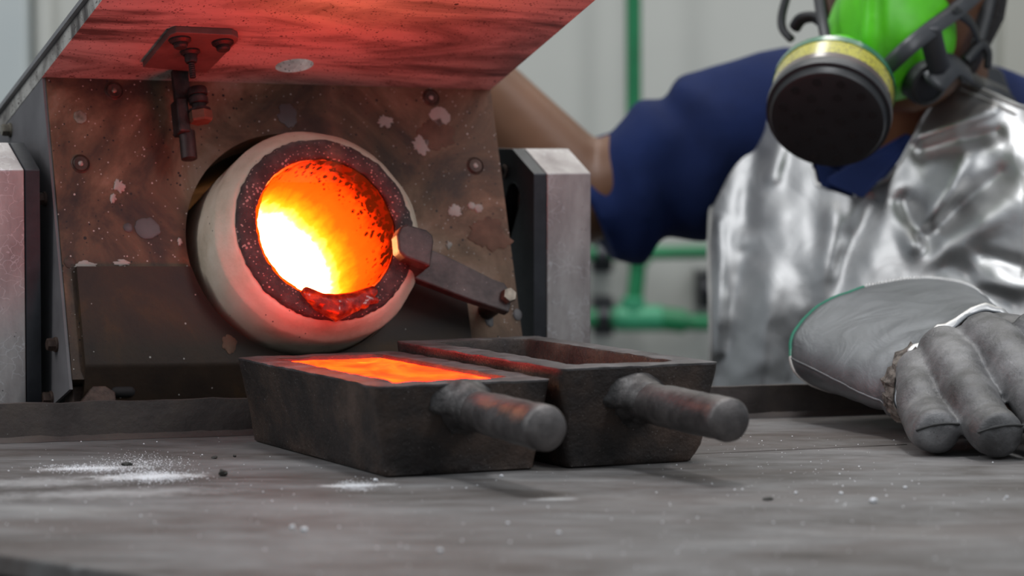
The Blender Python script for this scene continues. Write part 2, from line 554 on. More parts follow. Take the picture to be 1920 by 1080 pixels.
def mold(x, y, yaw, label, chamfer, seed, ML=ML, MW=MW, MH=MH):
    M = Matrix.Translation((x, y, 0)) @ Matrix.Rotation(yaw, 4, 'Z')
    t = thing('ingot_mold', M, label, 'mold', 'cast iron ingot molds on the table')
    q = MB()
    rings = []
    tl, tw = .007, .0085
    for z, k in ((0.0, 0), (.0012, .05)) + tuple((MH * i / 12, i / 12) for i in range(1, 12)) + ((MH - .0014, .97), (MH - .0003, 1.0)):
        e = .0012 if z == 0 else 0
        rings.append(rect_ring(MW / 2 - tw * (1 - k) - e, ML / 2 - tl * (1 - k) - e, z))
    rings.append(rect_ring(MW / 2 - .0016, ML / 2 - .0016, MH))
    rings.append(rect_ring(MW / 2 - MT * .5, ML / 2 - MT * .5, MH))
    rings.append(rect_ring(MW / 2 - MT + .001, ML / 2 - MT + .001, MH))
    rings.append(rect_ring(MW / 2 - MT, ML / 2 - MT, MH - .0012))
    for i in range(1, 9):
        rings.append(rect_ring(MW / 2 - MT - .008 * i / 8, ML / 2 - MT - .008 * i / 8, MH - .042 * i / 8))
    out = []
    for ri, ring in enumerate(rings):
        rr = []
        for p in ring:
            s_ = V((seed, seed * 1.7, 0))
            am = .0013 if 1 < ri < 19 else .0005
            d = V((noise.noise(p * 26 + s_), noise.noise(p * 26 + s_ + V((9, 0, 0))), 0)) * am
            d += V((noise.noise(p * 110 + s_), noise.noise(p * 110 + s_ + V((9, 0, 0))), .9 * noise.noise(p * 90 + s_ + V((0, 9, 0))) if ri > 12 else 0)) * am * .55
            if ri < 2:
                d.z = 0
            # worn bottom corner
            if chamfer and p.x > MW / 2 - .014 and p.y < -ML / 2 + .02 and p.z < .008:
                d += V((-.006, 0, 0)) * (1 - p.z / .008)
            rr.append(p + d)
        out.append(rr)
    q.loft(out)
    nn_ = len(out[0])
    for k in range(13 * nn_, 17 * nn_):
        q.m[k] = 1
    q.build('mold_body', [M_iron, M_worn_lit], t, smooth=50)
    # handle
    y0 = -ML / 2 + .002
    pts, rad = [], []
    for i in range(25):
        k = i / 24
        pts.append(V((0.0 + .0006 * noise.noise(V((k * 3, seed, 0))), y0 - .101 * k, .0375 - .002 * k)))
        rad.append(.0108 + .0014 * math.sin(min(1, k * 1.25) * math.pi * .55) + .0006 * noise.noise(V((k * 6, seed, 4))) + (.004 * (1 - k / .12) ** 2 if k < .12 else 0))
    q = MB()
    q.tube(pts, rad, 28, rnd=.26)
    for p in q.v:
        p += V((noise.noise(p * 130 + V((seed, 0, 0))), 0, noise.noise(p * 130 + V((0, seed, 5))))) * .00055
    q.build('handle', M_handle, t, smooth=60)
    q = MB()
    rings = []
    for h_, r_ in ((.003, .0205), (-.0005, .0198), (-.0020, .0174), (-.0045, .0152), (-.0085, .0138), (-.0140, .0122), (-.0200, .0106)):
        ring = []
        for k in range(40):
            a = 2 * math.pi * k / 40
            d = V((math.cos(a), 0, math.sin(a)))
            fl_ = min(1, (r_ - .0112) / .008)
            rr = r_ + fl_ * (.0034 * noise.noise(d * 1.6 + V((seed, h_ * 60, 0))) + .0016 * noise.noise(d * 5 + V((seed, h_ * 200, 4))))
            rr = max(.0104, rr - (.006 * fl_ if d.z < -.2 else 0) + (.0035 * fl_ if d.x < 0 and d.z > 0 else 0))
            z_ = .0375 + d.z * min(rr, .0162 if d.z > 0 else 9)
            ring.append(V((d.x * rr, y0 + h_, z_)))
        rings.append(ring)
    q.loft(rings)
    q.build('weld_bead', M_weld, t, smooth=70)
    return t, M


moldL, ML_M = mold(-.0729, 1.7496, .449, 'dark cast iron ingot mold brimming with glowing orange metal', False, 3.1)
moldR, MR_M = mold(.0222, 1.7959, .4596, 'empty dark cast iron ingot mold with open hollow', True, 8.3, .2302, .1011, .0578)

# molten metal in the left mold
m, nt, bs = nodes('molten_metal_surface')
vec = coords(nt, (1.0, .35, 1))
iso = coords(nt)
f = tnoise(nt, vec, 34, 5, .55, 1.2)
col = ramp(nt, [(.34, (1, .0048, .0002)), (.45, (1, .0080, .0002)), (.58, (1, .0130, .0003)), (.75, (1, .0200, .0004))], f)
hot = tnoise(nt, iso, 30, 1, .4)
col = mix(nt, ramp(nt, [(.68, (0, 0, 0)), (.76, (1, 1, 1))], hot), col, (1, .034, .0006))
bs.inputs['Base Color'].default_value = (.02, .008, .004, 1)
bs.inputs['Roughness'].default_value = .35
emis(nt, bs, col, 20.0)
bump(nt, bs, f, .3, .001)
M_melt = m
q = MB()
hx, hy = MW / 2 - MT - .0006, ML / 2 - MT - .0006
nx, ny = 24, 56
top, bot = [], []
for j in range(ny + 1):
    row = []
    for i in range(nx + 1):
        x = -hx + 2 * hx * i / nx
        y = -hy + 2 * hy * j / ny
        ed = min(hx - abs(x), hy - abs(y))
        z = MH - .0022 + .0011 * noise.noise(V((x * 45, y * 28, 0))) * min(1, ed / .006) + .0006 * noise.noise(V((x * 120, y * 60, 3)))
        row.append(V((x, y, z)))
    top.append(row)
vs = [ML_M @ p for r in top for p in r]
fs = [(j * (nx + 1) + i, j * (nx + 1) + i + 1, (j + 1) * (nx + 1) + i + 1, (j + 1) * (nx + 1) + i) for j in range(ny) for i in range(nx)]
b0 = len(vs)
s2 = .83
vs += [ML_M @ V((sx * (hx - .0062), sy * (hy - .0062), MH - .0395)) for sx, sy in ((-1, -1), (1, -1), (1, 1), (-1, 1))]
L0 = lambda j, i: j * (nx + 1) + i
fs.append([L0(0, i) for i in range(nx, -1, -1)] + [b0, b0 + 1])
fs.append([L0(ny, i) for i in range(0, nx + 1)] + [b0 + 2, b0 + 3])
fs.append([L0(j, 0) for j in range(0, ny + 1)] + [b0 + 3, b0])
fs.append([L0(j, nx) for j in range(ny, -1, -1)] + [b0 + 1, b0 + 2])
fs.append((b0, b0 + 3, b0 + 2, b0 + 1))
q.add(vs, fs)
tag(q.build('molten_ingot', M_melt, smooth=60), 'glowing orange molten metal lying in the ingot mold', 'molten metal')

# ------------------------------------------------------------------ furnace
yaw, el, roll = .4464, .3415, -.0233
n_ = V((math.sin(yaw) * math.cos(el), -math.cos(yaw) * math.cos(el), math.sin(el)))
u_ = V((math.cos(yaw), math.sin(yaw), 0))
w_ = n_.cross(u_)
U = u_ * math.cos(roll) + w_ * math.sin(roll)
Wv = -u_ * math.sin(roll) + w_ * math.cos(roll)
A0 = V((-.29645, 1.9040, .2238))  # furnace origin, like its width below, scaled about the camera position and baked in
FM = Matrix(((U.x, -n_.x, Wv.x, A0.x), (U.y, -n_.y, Wv.y, A0.y), (U.z, -n_.z, Wv.z, A0.z), (0, 0, 0, 1)))
FI = FM.inverted()
FWID = .3114


def fl(px, py, yl=0.0):
    """pixel -> furnace-local point on the plane local y = yl"""
    return FI @ onplane(px, py, FM @ V((0, yl, 0)), n_)


def fz(px, py, zl=0.0):
    return FI @ onplane(px, py, FM @ V((0, 0, zl)), Wv)


fur = thing('induction_furnace', FM, 'tilting metal furnace with scorched front plate and overhanging shield', 'furnace')
cc = fl(567, 468, 0)
CX, CZ = cc.x, cc.z
ZB = -.199


def holed(q, outer, c, rad, y0, y1, n=72, inner=None):
    """plate in local XZ with one round hole, from y0 to y1; outer: convex-ish polygon (x,z)"""
    angs = sorted({2 * math.pi * k / n for k in range(n)} | {math.atan2(z - c[1], x - c[0]) % (2 * math.pi) for x, z in outer})
    o, i = [], []
    for a in angs:
        d = (math.cos(a), math.sin(a))
        best = None
        for k in range(len(outer)):
            (ax, az), (bx, bz) = outer[k], outer[(k + 1) % len(outer)]
            ex, ez = bx - ax, bz - az
            den = d[0] * ez - d[1] * ex
            if abs(den) < 1e-12:
                continue
            t = ((ax - c[0]) * ez - (az - c[1]) * ex) / den
            s = ((ax - c[0]) * d[1] - (az - c[1]) * d[0]) / den
            if t > 0 and -1e-6 <= s <= 1 + 1e-6 and (best is None or t > best):
                best = t
        o.append((c[0] + d[0] * best, c[1] + d[1] * best))
        i.append((c[0] + d[0] * rad, c[1] + d[1] * rad))
    rings = []
    for pts, y in ((o, y0), (i, y0), (i, y1), (o, y1), (o, y0)):
        rings.append([V((x, y, z)) for x, z in pts])
    q.loft(rings, cap=False)
    return q


R_HOLE = .0760
q = MB()
holed(q, [(0, ZB), (FWID, ZB), (FWID, 0), (0, 0)], (CX - .0030, CZ + .0035), R_HOLE, 0, .032)
q.build('front_plate', M_plate, fur, smooth=0)
# cover sheet over the lower half, cut round the crucible, its lower edge bent back
CR = R_HOLE + .0012
c0 = (CX - .0030, CZ + .0035)
tl_ = fl(145, 498, -.006)
zt = tl_.z
xl, xr = tl_.x, fl(882, 600, -.006).x
zb = -.190
pts = [(xl, zb), (xr, zb), (xr, zt - .006)]
a0 = math.atan2(zt - .006 - c0[1], math.sqrt(max(1e-9, CR ** 2 - (zt - .006 - c0[1]) ** 2)))
a1 = -math.pi - math.atan2(zt - c0[1], math.sqrt(max(1e-9, CR ** 2 - (zt - c0[1]) ** 2)))
arc = []
for i in range(41):
    a = a0 + (a1 - a0) * i / 40
    arc.append((c0[0] + CR * math.cos(a), c0[1] + CR * math.sin(a)))
q = MB()
lo, hi = [], []
xs = [xl] + [p[0] for p in reversed(arc)] + [xr]
zs = [zt] + [p[1] for p in reversed(arc)] + [zt - .006]
xs = [xl] + xs[1:-1] + [xr]
rings = []
for y in (-.0045, -.0005):
    rings.append([V((x, y, z)) for x, z in zip(xs, zs)])
lowf = [V((x, -.0045, zb)) for x in xs]
lowb = [V((x, -.0005, zb)) for x in xs]
# strips: front, bottom bend, flange, back
bend = [[V((x, -.0045 + .003 * (1 - math.cos(a)) + 0, zb - .004 * math.sin(a))) for x in xs] for a in (0, .5, .9)]
fl_end = [V((x, .012, zb - .034)) for x in xs]
fl_end2 = [V((x, .0155, zb - .033)) for x in xs]
q.loft([rings[0]] + bend + [fl_end, fl_end2, lowb, rings[1], rings[0]], cap=False, closed=False)
for k in (0, len(xs) - 1):
    q.add([rings[0][k], bend[0][k], bend[1][k], bend[2][k], fl_end[k], fl_end2[k], lowb[k], rings[1][k]], [tuple(range(8))])
q.build('cover_sheet', M_cover, fur, smooth=35)
# shield
hs = fz(552, 123, 0)
q = MB()
SX0, SX1, SY0, SY1 = -.0025, FWID, -.20, .26
holed(q, [(SX0, SY0), (SX1, SY0), (SX1, SY1), (SX0, SY1)], (hs.x, hs.y), .0125, 0, .010)
q.v = [V((p.x, p.z, p.y)) for p in q.v]
q.build('heat_shield', M_shield, fur, smooth=0)
q = MB().box((SX0 - .0016, SY0, .0105), (SX1, SY1, .0135))
q.v = list(q.v)
# upper sheet with the same hole
q = MB()
holed(q, [(SX0 - .003, SY0), (SX1, SY0), (SX1, SY1), (SX0 - .003, SY1)], (hs.x, hs.y), .014, .0105, .0135)
q.v = [V((p.x, p.z, p.y)) for p in q.v]
q.build('shield_cladding', M_steel, fur, smooth=0)
# side panel and body
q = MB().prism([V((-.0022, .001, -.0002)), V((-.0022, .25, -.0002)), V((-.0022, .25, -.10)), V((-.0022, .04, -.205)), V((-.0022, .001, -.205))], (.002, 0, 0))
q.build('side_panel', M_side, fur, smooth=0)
q = MB()
holed(q, [(.004, -.2), (FWID - .006, -.2), (FWID - .006, -.002), (.004, -.002)], (CX, CZ), .081, .0325, .12)
q.box((.004, .12, -.2), (FWID - .006, .126, -.002))
q.build('furnace_body', M_dark, fur, smooth=0)
# lower left stub of the frame below the plate corner
MB().prism([V((.003, .012, ZB - .001)), V((.012, .012, ZB - .001)), V((.012, .03, ZB - .001)), V((.003, .03, ZB - .001))], (0, .004, -.03)).build('frame_foot', M_rustybolt, fur, smooth=0, bevel=.001)
# tab and slot on the bent lower edge
p = fl(188, 741, -.004)
MB().prism([V((p.x - .014, -.004, p.z - .006)), V((p.x + .010, -.004, p.z - .006)), V((p.x + .010, -.004, p.z + .002)), V((p.x + .004, -.004, p.z + .006)), V((p.x - .004, -.004, p.z + .006))], (0, .016, 0)).build('locking_tab', M_rustybolt, fur, smooth=0, bevel=.0008)
p = fl(222, 741, .008)
MB().tube([V((p.x - .003, .0035, p.z + .001)), V((p.x + .006, .0035, p.z + .001))], .0035, 10, rnd=1).build('slot', M_dark, fur)


def screw(px, py, r=.0062, m=None, y=-.0003, recess=True):
    p = fl(px, py, 0)
    R = Matrix.Translation((p.x, 0, p.z)) @ Matrix.Rotation(math.pi / 2, 4, 'X')
    q = MB()
    q.lathe([(r * .25, -.002), (r * .28, .0006), (r * .72, .0009), (r * .80, .0004), (r * .86, -.0002), (r * .92, .0007), (r, .0003), (r, -.003)], R, 24)
    o = q.build('screw', m or M_rustybolt, fur, smooth=50)
    q = MB()
    q.blob((p.x, -.0002, p.z), r * .3, 2, .3, (1, .6, 1), px)
    h = q.build('socket', M_pale if (px + py) % 3 else M_zincbolt, o, smooth=60)


for px, py in ((214, 170), (151, 307), (891, 311), (808, 183)):
    screw(px, py)


def spot(px, py, r, m, name='splash_mark', seed=0, sx=1.0, jag=.5, plane=0.0, n=44):
    p = fl(px, py, plane)
    pts = []
    for k in range(n):
        a = 2 * math.pi * k / n
        rr = r * (1 + jag * noise.noise(V((math.cos(a) * 2.2 + seed, math.sin(a) * 2.2, seed * 3.1))) + jag * .45 * noise.noise(V((math.cos(a) * 9 + seed, math.sin(a) * 6, seed))))
        pts.append((p.x + math.cos(a) * rr * sx, p.z + math.sin(a) * rr))
    q = MB()
    q.loft([[V((x, plane + .0004, z)) for x, z in pts], [V((x, plane - .0004, z)) for x, z in pts],
            [V((p.x + (x - p.x) * .8, plane - .0007, p.z + (z - p.z) * .8)) for x, z in pts]])
    return q.build(name, m, fur, smooth=60)


for i, (px, py, r, m, sx, jag) in enumerate((
        (824, 220, .0075, M_pale, 1.0, .5), (790, 273, .0068, M_pale, 1.0, 1.1), (222, 349, .0045, M_pale, .8, 1.2), (211, 372, .003, M_pale, .7, 1.0),
        (276, 428, .0072, M_greyspot, 1.15, .25), (240, 427, .0030, M_greyspot, 1, .2), (131, 492, .0036, M_rustybolt, 1, .3),
        (722, 228, .004, M_pale, 1.4, 1.0), (884, 386, .0026, M_pale, 1, .5), (897, 391, .003, M_pale, 1, .4), (540, 218, .008, M_greyspot, .9, .6),
        (918, 440, .0125, M_rustspot, 1.1, .8), (150, 220, .0042, M_zincbolt, 1, .25), (970, 590, .004, M_greyspot, .8, .15), (842, 460, .0026, M_pale, .7, 1),
        (917, 600, .005, M_greyspot, .6, .4), (160, 498, .003, M_pale, 2.2, 1), (230, 493, .002, M_pale, 2.5, 1), (850, 395, .004, M_pale, 1.2, 1.1), (820, 250, .012, M_rustspot, 1.1, .7),
        (337, 453, .0025, M_pale, .6, 1), (430, 645, .006, M_rustspot, .8, .4))):
    spot(px, py, r, m, seed=i * 1.37, sx=sx, jag=jag * .55, plane=-.0045 if py > 640 else 0.0)


# bolts on the left edge
def hexhead(q, M, r, h):
    q.loft([[M @ V((r * k_ * math.cos(math.pi / 3 * k), r * k_ * math.sin(math.pi / 3 * k), z)) for k in range(6)] for k_, z in ((1, 0), (1, h * .8), (.88, h))])


for px, py in ((85, 373), (106, 646), (97, 747), (20, 244)):
    d = ray(px, py)
    pl = FM @ V((-.0022, 0, 0))
    P = FI @ onplane(px, py, pl, U)
    R = Matrix.Translation(V((-.0022, P.y, P.z))) @ Matrix.Rotation(-math.pi / 2, 4, 'Y')
    q = MB()
    q.lathe([(.0048, 0), (.0048, .0012), (.0046, .0016)], R, 20)
    hexhead(q, R, .0042, .0062)
    q.build('side_bolt', M_zincbolt if py < 300 else M_rustybolt, fur, smooth=30)

# hinge bracket with bolts and latch pin under the shield
ztop = -.0005
pl = [fz(*p, -.0045) for p in ((268, 127), (318, 66), (330, 61), (436, 66), (447, 72), (446, 78), (388, 137))]
MB().prism([V((p.x, p.y, -.0045)) for p in pl], (0, 0, .0045)).build('hinge_bracket', M_brk, fur, smooth=0, bevel=.0006)


def underbolt(px, py, r, h, stud=0):
    p = fz(px, py, -.006)
    q = MB()
    R = Matrix.Translation((p.x, p.y, -.0045)) @ Matrix.Rotation(math.pi, 4, 'X')
    q.lathe([(r * 1.5, 0), (r * 1.5, .0012), (r * 1.3, .0018), (r * 1.1, .0028)], R, 24)
    q.lathe([(r * .95, .002), (r * .98, h * .8), (r * .8, h)], R, 12)
    o = q.build('bolt', M_latch, fur, smooth=35)
    if stud:
        q = MB()
        q.lathe([(r * .5 * (1 if i % 2 else .85), h + stud * i / 14) for i in range(15)], R, 14)
        q.build('stud', M_latch, o, smooth=35)


underbolt(338, 78, .0046, .0058)
underbolt(418, 83, .0046, .0058)
underbolt(357, 100, .0042, .0078, .010)
YL = -.022
a = fl(336, 132, YL); b = fl(341, 190, YL)
MB().box((a.x - .005, YL - .002, b.z), (a.x + .0055, YL + .003, -.001)).build('latch_bar', M_latch, fur, smooth=0, bevel=.0008)
a = fl(333, 186, YL - .002); b = fl(358, 250, YL - .002)
MB().box((a.x - .002, YL - .006, b.z), (b.x - .001, YL + .008, a.z)).build('latch_block', M_latch, fur, smooth=0, bevel=.0012)
a = fl(351, 246, YL); b = fl(353, 297, YL)
q = MB(); q.tube([V((a.x, YL + .001, a.z)), V((b.x + .001, YL + .001, b.z))], .0052, 20, rnd=.15)
q.build('latch_pin', M_latch, fur, smooth=50)
c1 = fl(369, 165, YL - .008); c2 = fl(377, 228, YL - .008)
q = MB()
ax = V((c2.x - c1.x, 0, c2.z - c1.z))
MX = Matrix.Translation((c1.x, YL - .008, c1.z)) @ ax.to_track_quat('Z', 'Y').to_matrix().to_4x4()
l = ax.length
q.lathe([(.0058, 0), (.0064, l * .05), (.0064, l * .22), (.0048, l * .24), (.0048, l * .28), (.0062, l * .30), (.0062, l * .46), (.0046, l * .5), (.0046, l * .62), (.0070, l * .64), (.0072, l * .70), (.0050, l * .72), (.0050, l * .80)], MX, 20)
q.build('adjuster_nut', M_latch, fur, smooth=35)
q = MB()
hexhead(q, MX @ Matrix.Translation((0, 0, l * .72)), .0078, l * .30)
q.build('hex_nut', M_rustspot, fur, smooth=30)

# refractory collar (thick ring) ---- axis = -local y
PR = .0315
CM = Matrix.Translation((CX, 0, CZ)) @ Matrix.Rotation(math.pi / 2, 4, 'X')   # local +Z of CM points along -y (out of the furnace)
RO = .0708
q = MB()
prof = [(.050, -.09), (RO - .001, -.09), (RO, 0), (RO, .012), (RO, PR - .003), (RO - .0008, PR - .0006), (RO - .0022, PR + .0010), (.0660, PR + .0056), (.0630, PR + .0094), (.0612, PR + .0106), (.0590, PR + .0104), (.0582, PR), (.0582, -.08), (.050, -.09)]
q.lathe(prof[:-1], CM, 128, close=True)
for p in q.v:
    d = (p - V((CX, p.y, CZ))).normalized()
    p += d * (.0007 * noise.noise(p * 60) + .0003 * noise.noise(p * 220))
q.build('refractory_collar', M_collar, fur, smooth=45)

# clamp: flat bar bolted to the plate, hook over the crucible rim
YB0, YB1 = -.034, -.026
bar = [fl(*p, YB0) for p in ((783, 470), (812, 468), (860, 490), (925, 523), (946, 530), (960, 550), (958, 574), (955, 586), (880, 561), (770, 519))]
MB().prism([V((p.x, YB0, p.z)) for p in bar], (0, YB1 - YB0, 0)).build('clamp_bar', M_clamp, fur, smooth=0, bevel=.001)
YH0, YH1 = -.0585, -.0475
hook = [fl(*p, YH0) for p in ((748, 470), (745, 440), (752, 424), (764, 420), (800, 430), (812, 440), (814, 452), (808, 500), (760, 482))]
MB().prism([V((p.x, YH0, p.z)) for p in hook], (0, YH1 - YH0, 0)).build('clamp_hook', M_clamp, fur, smooth=0, bevel=.0014)
st = [fl(*p, YH0) for p in ((786, 428), (800, 430), (812, 440), (814, 452), (808, 500), (780, 489))]
MB().prism([V((p.x, YH1 - .001, p.z)) for p in st], (0, YB1 - YH1, 0)).build('clamp_neck', M_clamp, fur, smooth=0, bevel=.001)
p = fl(951, 556, YB0)
R = Matrix.Translation((p.x, YB0, p.z)) @ Matrix.Rotation(math.pi / 2, 4, 'X') @ Matrix.Rotation(.3, 4, 'Z')
q = MB(); hexhead(q, R, .0052, .005)
q.build('clamp_bolt', M_zincbolt, fur, smooth=30)
MB().cyl(V((p.x, YB1, p.z)), V((p.x, .004, p.z)), .006).build('clamp_spacer', M_latch, fur)

# cabinet that carries the furnace, behind the table, and tilt lever on its far side
wx = lambda du, dv, z: FI @ (V((-.276, 1.99, z)) + V((math.cos(yaw), math.sin(yaw), 0)) * du + V((-math.sin(yaw), math.cos(yaw), 0)) * dv)
q = MB()
q.loft([[wx(-.09, -.0, FLOOR_Z), wx(.40, -.0, FLOOR_Z), wx(.40, .34, FLOOR_Z), wx(-.09, .34, FLOOR_Z)], [wx(-.09, -.0, -.035), wx(.40, -.0, -.035), wx(.40, .34, -.035), wx(-.09, .34, -.035)]])
q.build('cabinet', M_black, fur, smooth=0, bevel=.003)
# ------------------------------------------------------------------ crucible
cru = thing('crucible', FM @ Matrix.Translation((CX, 0, CZ)), 'grainy dark crucible glowing yellow and white inside, seated in the ceramic collar', 'crucible')
PF = .0460
RI, RR = .0463, .0604
DEPTH = .114
m, nt, bs = nodes('glowing_crucible_wall')
tc = nt.nodes.new('ShaderNodeTexCoord')
sep = nt.nodes.new('ShaderNodeSeparateXYZ')
nt.links.new(tc.outputs['Object'], sep.inputs[0])
iso = coords(nt)
dep = math_(nt, 'ADD', sep.outputs['Y'], PF)                       # 0 at the mouth, deeper grows
heat = math_(nt, 'MULTIPLY', dep, 8.2)
side = math_(nt, 'ADD', math_(nt, 'MULTIPLY', sep.outputs['X'], -4.6), math_(nt, 'MULTIPLY', sep.outputs['Z'], -2.8))
heat = math_(nt, 'ADD', heat, side)
wv = coords(nt, (1, .22, 1))
n1 = tnoise(nt, wv, 150, 7, .7, .5)
nz = math_(nt, 'SUBTRACT', n1, .5)
heat = math_(nt, 'ADD', heat, math_(nt, 'MULTIPLY', nz, .30))
heat = math_(nt, 'ADD', heat, .11)
col = ramp(nt, [(0, (.05, .0006, .00002)), (.10, (.4, .010, .0002)), (.18, (1, .023, .0004)), (.42, (1, .036, .0006)), (.54, (1, .078, .0008)), (.66, (1.2, .165, .0025)), (.78, (2.4, .45, .07)), (.92, (5, 2.3, .85))], heat)
pv = coords(nt, (1, .42, 1))
vd = voro(nt, pv, 330)
big = tnoise(nt, iso, 70, 3)
pit = math_(nt, 'LESS_THAN', vd, math_(nt, 'MULTIPLY', math_(nt, 'SUBTRACT', math_(nt, 'ADD', .42, math_(nt, 'MULTIPLY', nz, 1.2)), heat), 1.5))
pit = math_(nt, 'MULTIPLY', pit, math_(nt, 'GREATER_THAN', big, .44))
col = mix(nt, pit, col, (.012, .0003, .00002))
bs.inputs['Base Color'].default_value = (.02, .006, .002, 1)
bs.inputs['Roughness'].default_value = .9
bs.inputs['Specular IOR Level'].default_value = 0
emis(nt, bs, col, 4.6)
bump(nt, bs, n1, .5, .002)
M_glow = m
M_rim = surf('crucible_rim', [(.25, (.018, .011, .011)), (.5, (.048, .028, .027)), (.75, (.105, .064, .060))], 90, 8, .62, .1, .9, .0015, 420, specks=((.40, .26, .23), 420, .17))
m, nt, bs = nodes('hot_slag')
f = tnoise(nt, coords(nt), 140, 5, .6)
bs.inputs['Base Color'].default_value = (.05, .010, .007, 1)
bs.inputs['Roughness'].default_value = .16
emis(nt, bs, ramp(nt, [(.3, (.03, .0006, .0002)), (.5, (.22, .005, .0005)), (.7, (.85, .03, .002))], f), 1.0)
bump(nt, bs, f, .4, .0015)
M_slag = m
AM = Matrix.Rotation(math.pi / 2, 4, 'X')
q = MB()
n = 160
rings = []
profile = [(RR - .001, -.075, 0), (RR - .0005, PF - .009, .4), (RR, PF - .003, 1.0), (RR - .0012, PF - .0008, 1.0), (RR - .004, PF, .7), ((RR + RI) / 2, PF + .0003, .6), (RI + .003, PF - .0002, .7), (RI + .0012, PF - .0014, .8), (RI + .0012, PF - .005, .6)]
for k_, (r, h, am) in enumerate(profile):
    ring = []
    for k in range(n):
        a = 2 * math.pi * k / n
        d = V((math.cos(a), math.sin(a), 0))
        rr = r + am * (.0010 * noise.noise(d * 5) + .0009 * noise.noise(d * 14 + V((0, 0, k_))) + .0005 * noise.noise(d * 40 + V((0, 0, k_ * 2))))
        hh = h + am * (.0006 * noise.noise(d * 9 + V((3, 0, r * 300))) + .0004 * noise.noise(d * 30 + V((3, 0, r * 300))))
        ring.append(AM @ V((d.x * rr, d.y * rr, hh)))
    rings.append(ring)
q.loft(rings, cap=False)
q.build('crucible_rim', M_rim, cru, smooth=60)
q = MB()
rings = []
for i in range(26):
    k = i / 25
    h = PF - .0014 - (DEPTH - .0014) * k
    r = RI - .0002 - .0038 * k
    ring = []
    for j in range(n):
        a = 2 * math.pi * j / n
        d = V((math.cos(a), math.sin(a), 0))
        rr = r + (.0012 * noise.noise(V((d.x * 6, d.y * 6, k * 5))) + .0007 * noise.noise(V((d.x * 20, d.y * 20, k * 16)))) * (1 if i else .6)
        ring.append(AM @ V((d.x * rr, d.y * rr, h)))
    rings.append(ring)
for f_, dz in ((.93, .003), (.75, .006), (.4, .008), (.12, .008)):
    h = PF - DEPTH - dz + .003
    rings.append([AM @ V((math.cos(2 * math.pi * j / n) * (RI - .004) * f_, math.sin(2 * math.pi * j / n) * (RI - .004) * f_, h)) for j in range(n)])
q.loft(rings, cap=False)
o = len(q.v) - n
q.f.append(list(range(o, o + n))); q.m.append(0)
q.build('crucible_bore', M_glow, cru, smooth=70)["label"] = 'glowing pitted inner wall'
# hot slag hanging on the pouring lip
def cl(px, py, yl):
    p = fl(px, py, yl)
    return V((p.x - CX, yl, p.z - CZ))


q = MB()
q.tube([cl(572, 546, -PF), cl(598, 566, -PF - .0015), cl(630, 574, -PF - .002), cl(664, 566, -PF - .0015), cl(700, 545, -PF)], [.0035, .0062, .0078, .0066, .0035], 16, rnd=.7)
q.tube([cl(592, 570, -PF - .001), cl(612, 578, -PF - .003), cl(630, 584, -PF - .003), cl(650, 578, -PF - .003), cl(680, 566, -PF - .001)], [.003, .005, .0065, .005, .003], 14, rnd=.7)
q.tube([cl(630, 572, -PF - .003), cl(630, 590, -PF - .003), cl(629, 602, -PF - .002)], [.0075, .0038, .0012], 14, rnd=.8)
for i in range(26):
    t = i / 25
    q.blob(cl(575 + 130 * t, 556 + 22 * math.sin(math.pi * t) + random.uniform(-8, 8), -PF - .003 - .002 * math.sin(math.pi * t)), .0022 + .0012 * random.random(), 2, .3, seed=i)
q.build('slag_lip', M_slag, cru, remesh=.0008)['label'] = 'glossy red hot slag hanging from the pouring lip'
# melt at the bottom of the crucible
m, nt, bs = nodes('white_hot_melt')
bs.inputs['Base Color'].default_value = (.2, .15, .1, 1)
emis(nt, bs, (1, .44, .16), 26.0)
q = MB()
q.lathe([(RI - .0065, PF - DEPTH + .006), (RI - .0062, PF - DEPTH + .0075), (RI * .7, PF - DEPTH + .0095), (RI * .3, PF - DEPTH + .0100), (RI * .05, PF - DEPTH + .0102)], FM @ Matrix.Translation((CX, 0, CZ)) @ AM, 64)
tag(q.build('molten_metal', m, smooth=70), 'white hot molten metal deep inside the crucible', 'molten metal')

# thin smoke drifting up from the crucible mouth
m = D.materials.new('thin_smoke')
m.use_nodes = True
nt = m.node_tree
nt.nodes.remove(nt.nodes['Principled BSDF'])
vs_ = nt.nodes.new('ShaderNodeVolumePrincipled')
vs_.inputs['Color'].default_value = (.85, .80, .78, 1)
nt.links.new(vs_.outputs[0], nt.nodes['Material Output'].inputs['Volume'])
tc = nt.nodes.new('ShaderNodeTexCoord')
nz_ = tnoise(nt, coords(nt, (1, 1, .35), (0, 0, 0)), 38, 3, .55, .8)
sep = nt.nodes.new('ShaderNodeSeparateXYZ')
nt.links.new(tc.outputs['Generated'], sep.inputs[0])
rx_ = math_(nt, 'MULTIPLY', math_(nt, 'SUBTRACT', sep.outputs[0], .5), 2.0)
ry_ = math_(nt, 'MULTIPLY', math_(nt, 'SUBTRACT', sep.outputs[1], .5), 2.0)
rr_ = math_(nt, 'ADD', math_(nt, 'MULTIPLY', rx_, rx_), math_(nt, 'MULTIPLY', ry_, ry_))
edge = math_(nt, 'MAXIMUM', math_(nt, 'SUBTRACT', 1.0, rr_), 0.0)
topf = math_(nt, 'MINIMUM', math_(nt, 'MULTIPLY', math_(nt, 'SUBTRACT', 1.0, sep.outputs[2]), 3.0), 1.0)
dn = math_(nt, 'MULTIPLY', math_(nt, 'MAXIMUM', math_(nt, 'SUBTRACT', nz_, .42), 0.0), math_(nt, 'MULTIPLY', edge, topf))
nt.links.new(math_(nt, 'MULTIPLY', dn, SMOKE), vs_.inputs['Density'])
sc_ = FM @ V((CX, -.048, CZ + .030))
q = MB()
q.loft([ell_ring(sc_ + V((.006 * h_, .0, h_)), .034 + .05 * h_, .012 + .05 * h_) for h_ in (0, .02, .05, .09, .13)])
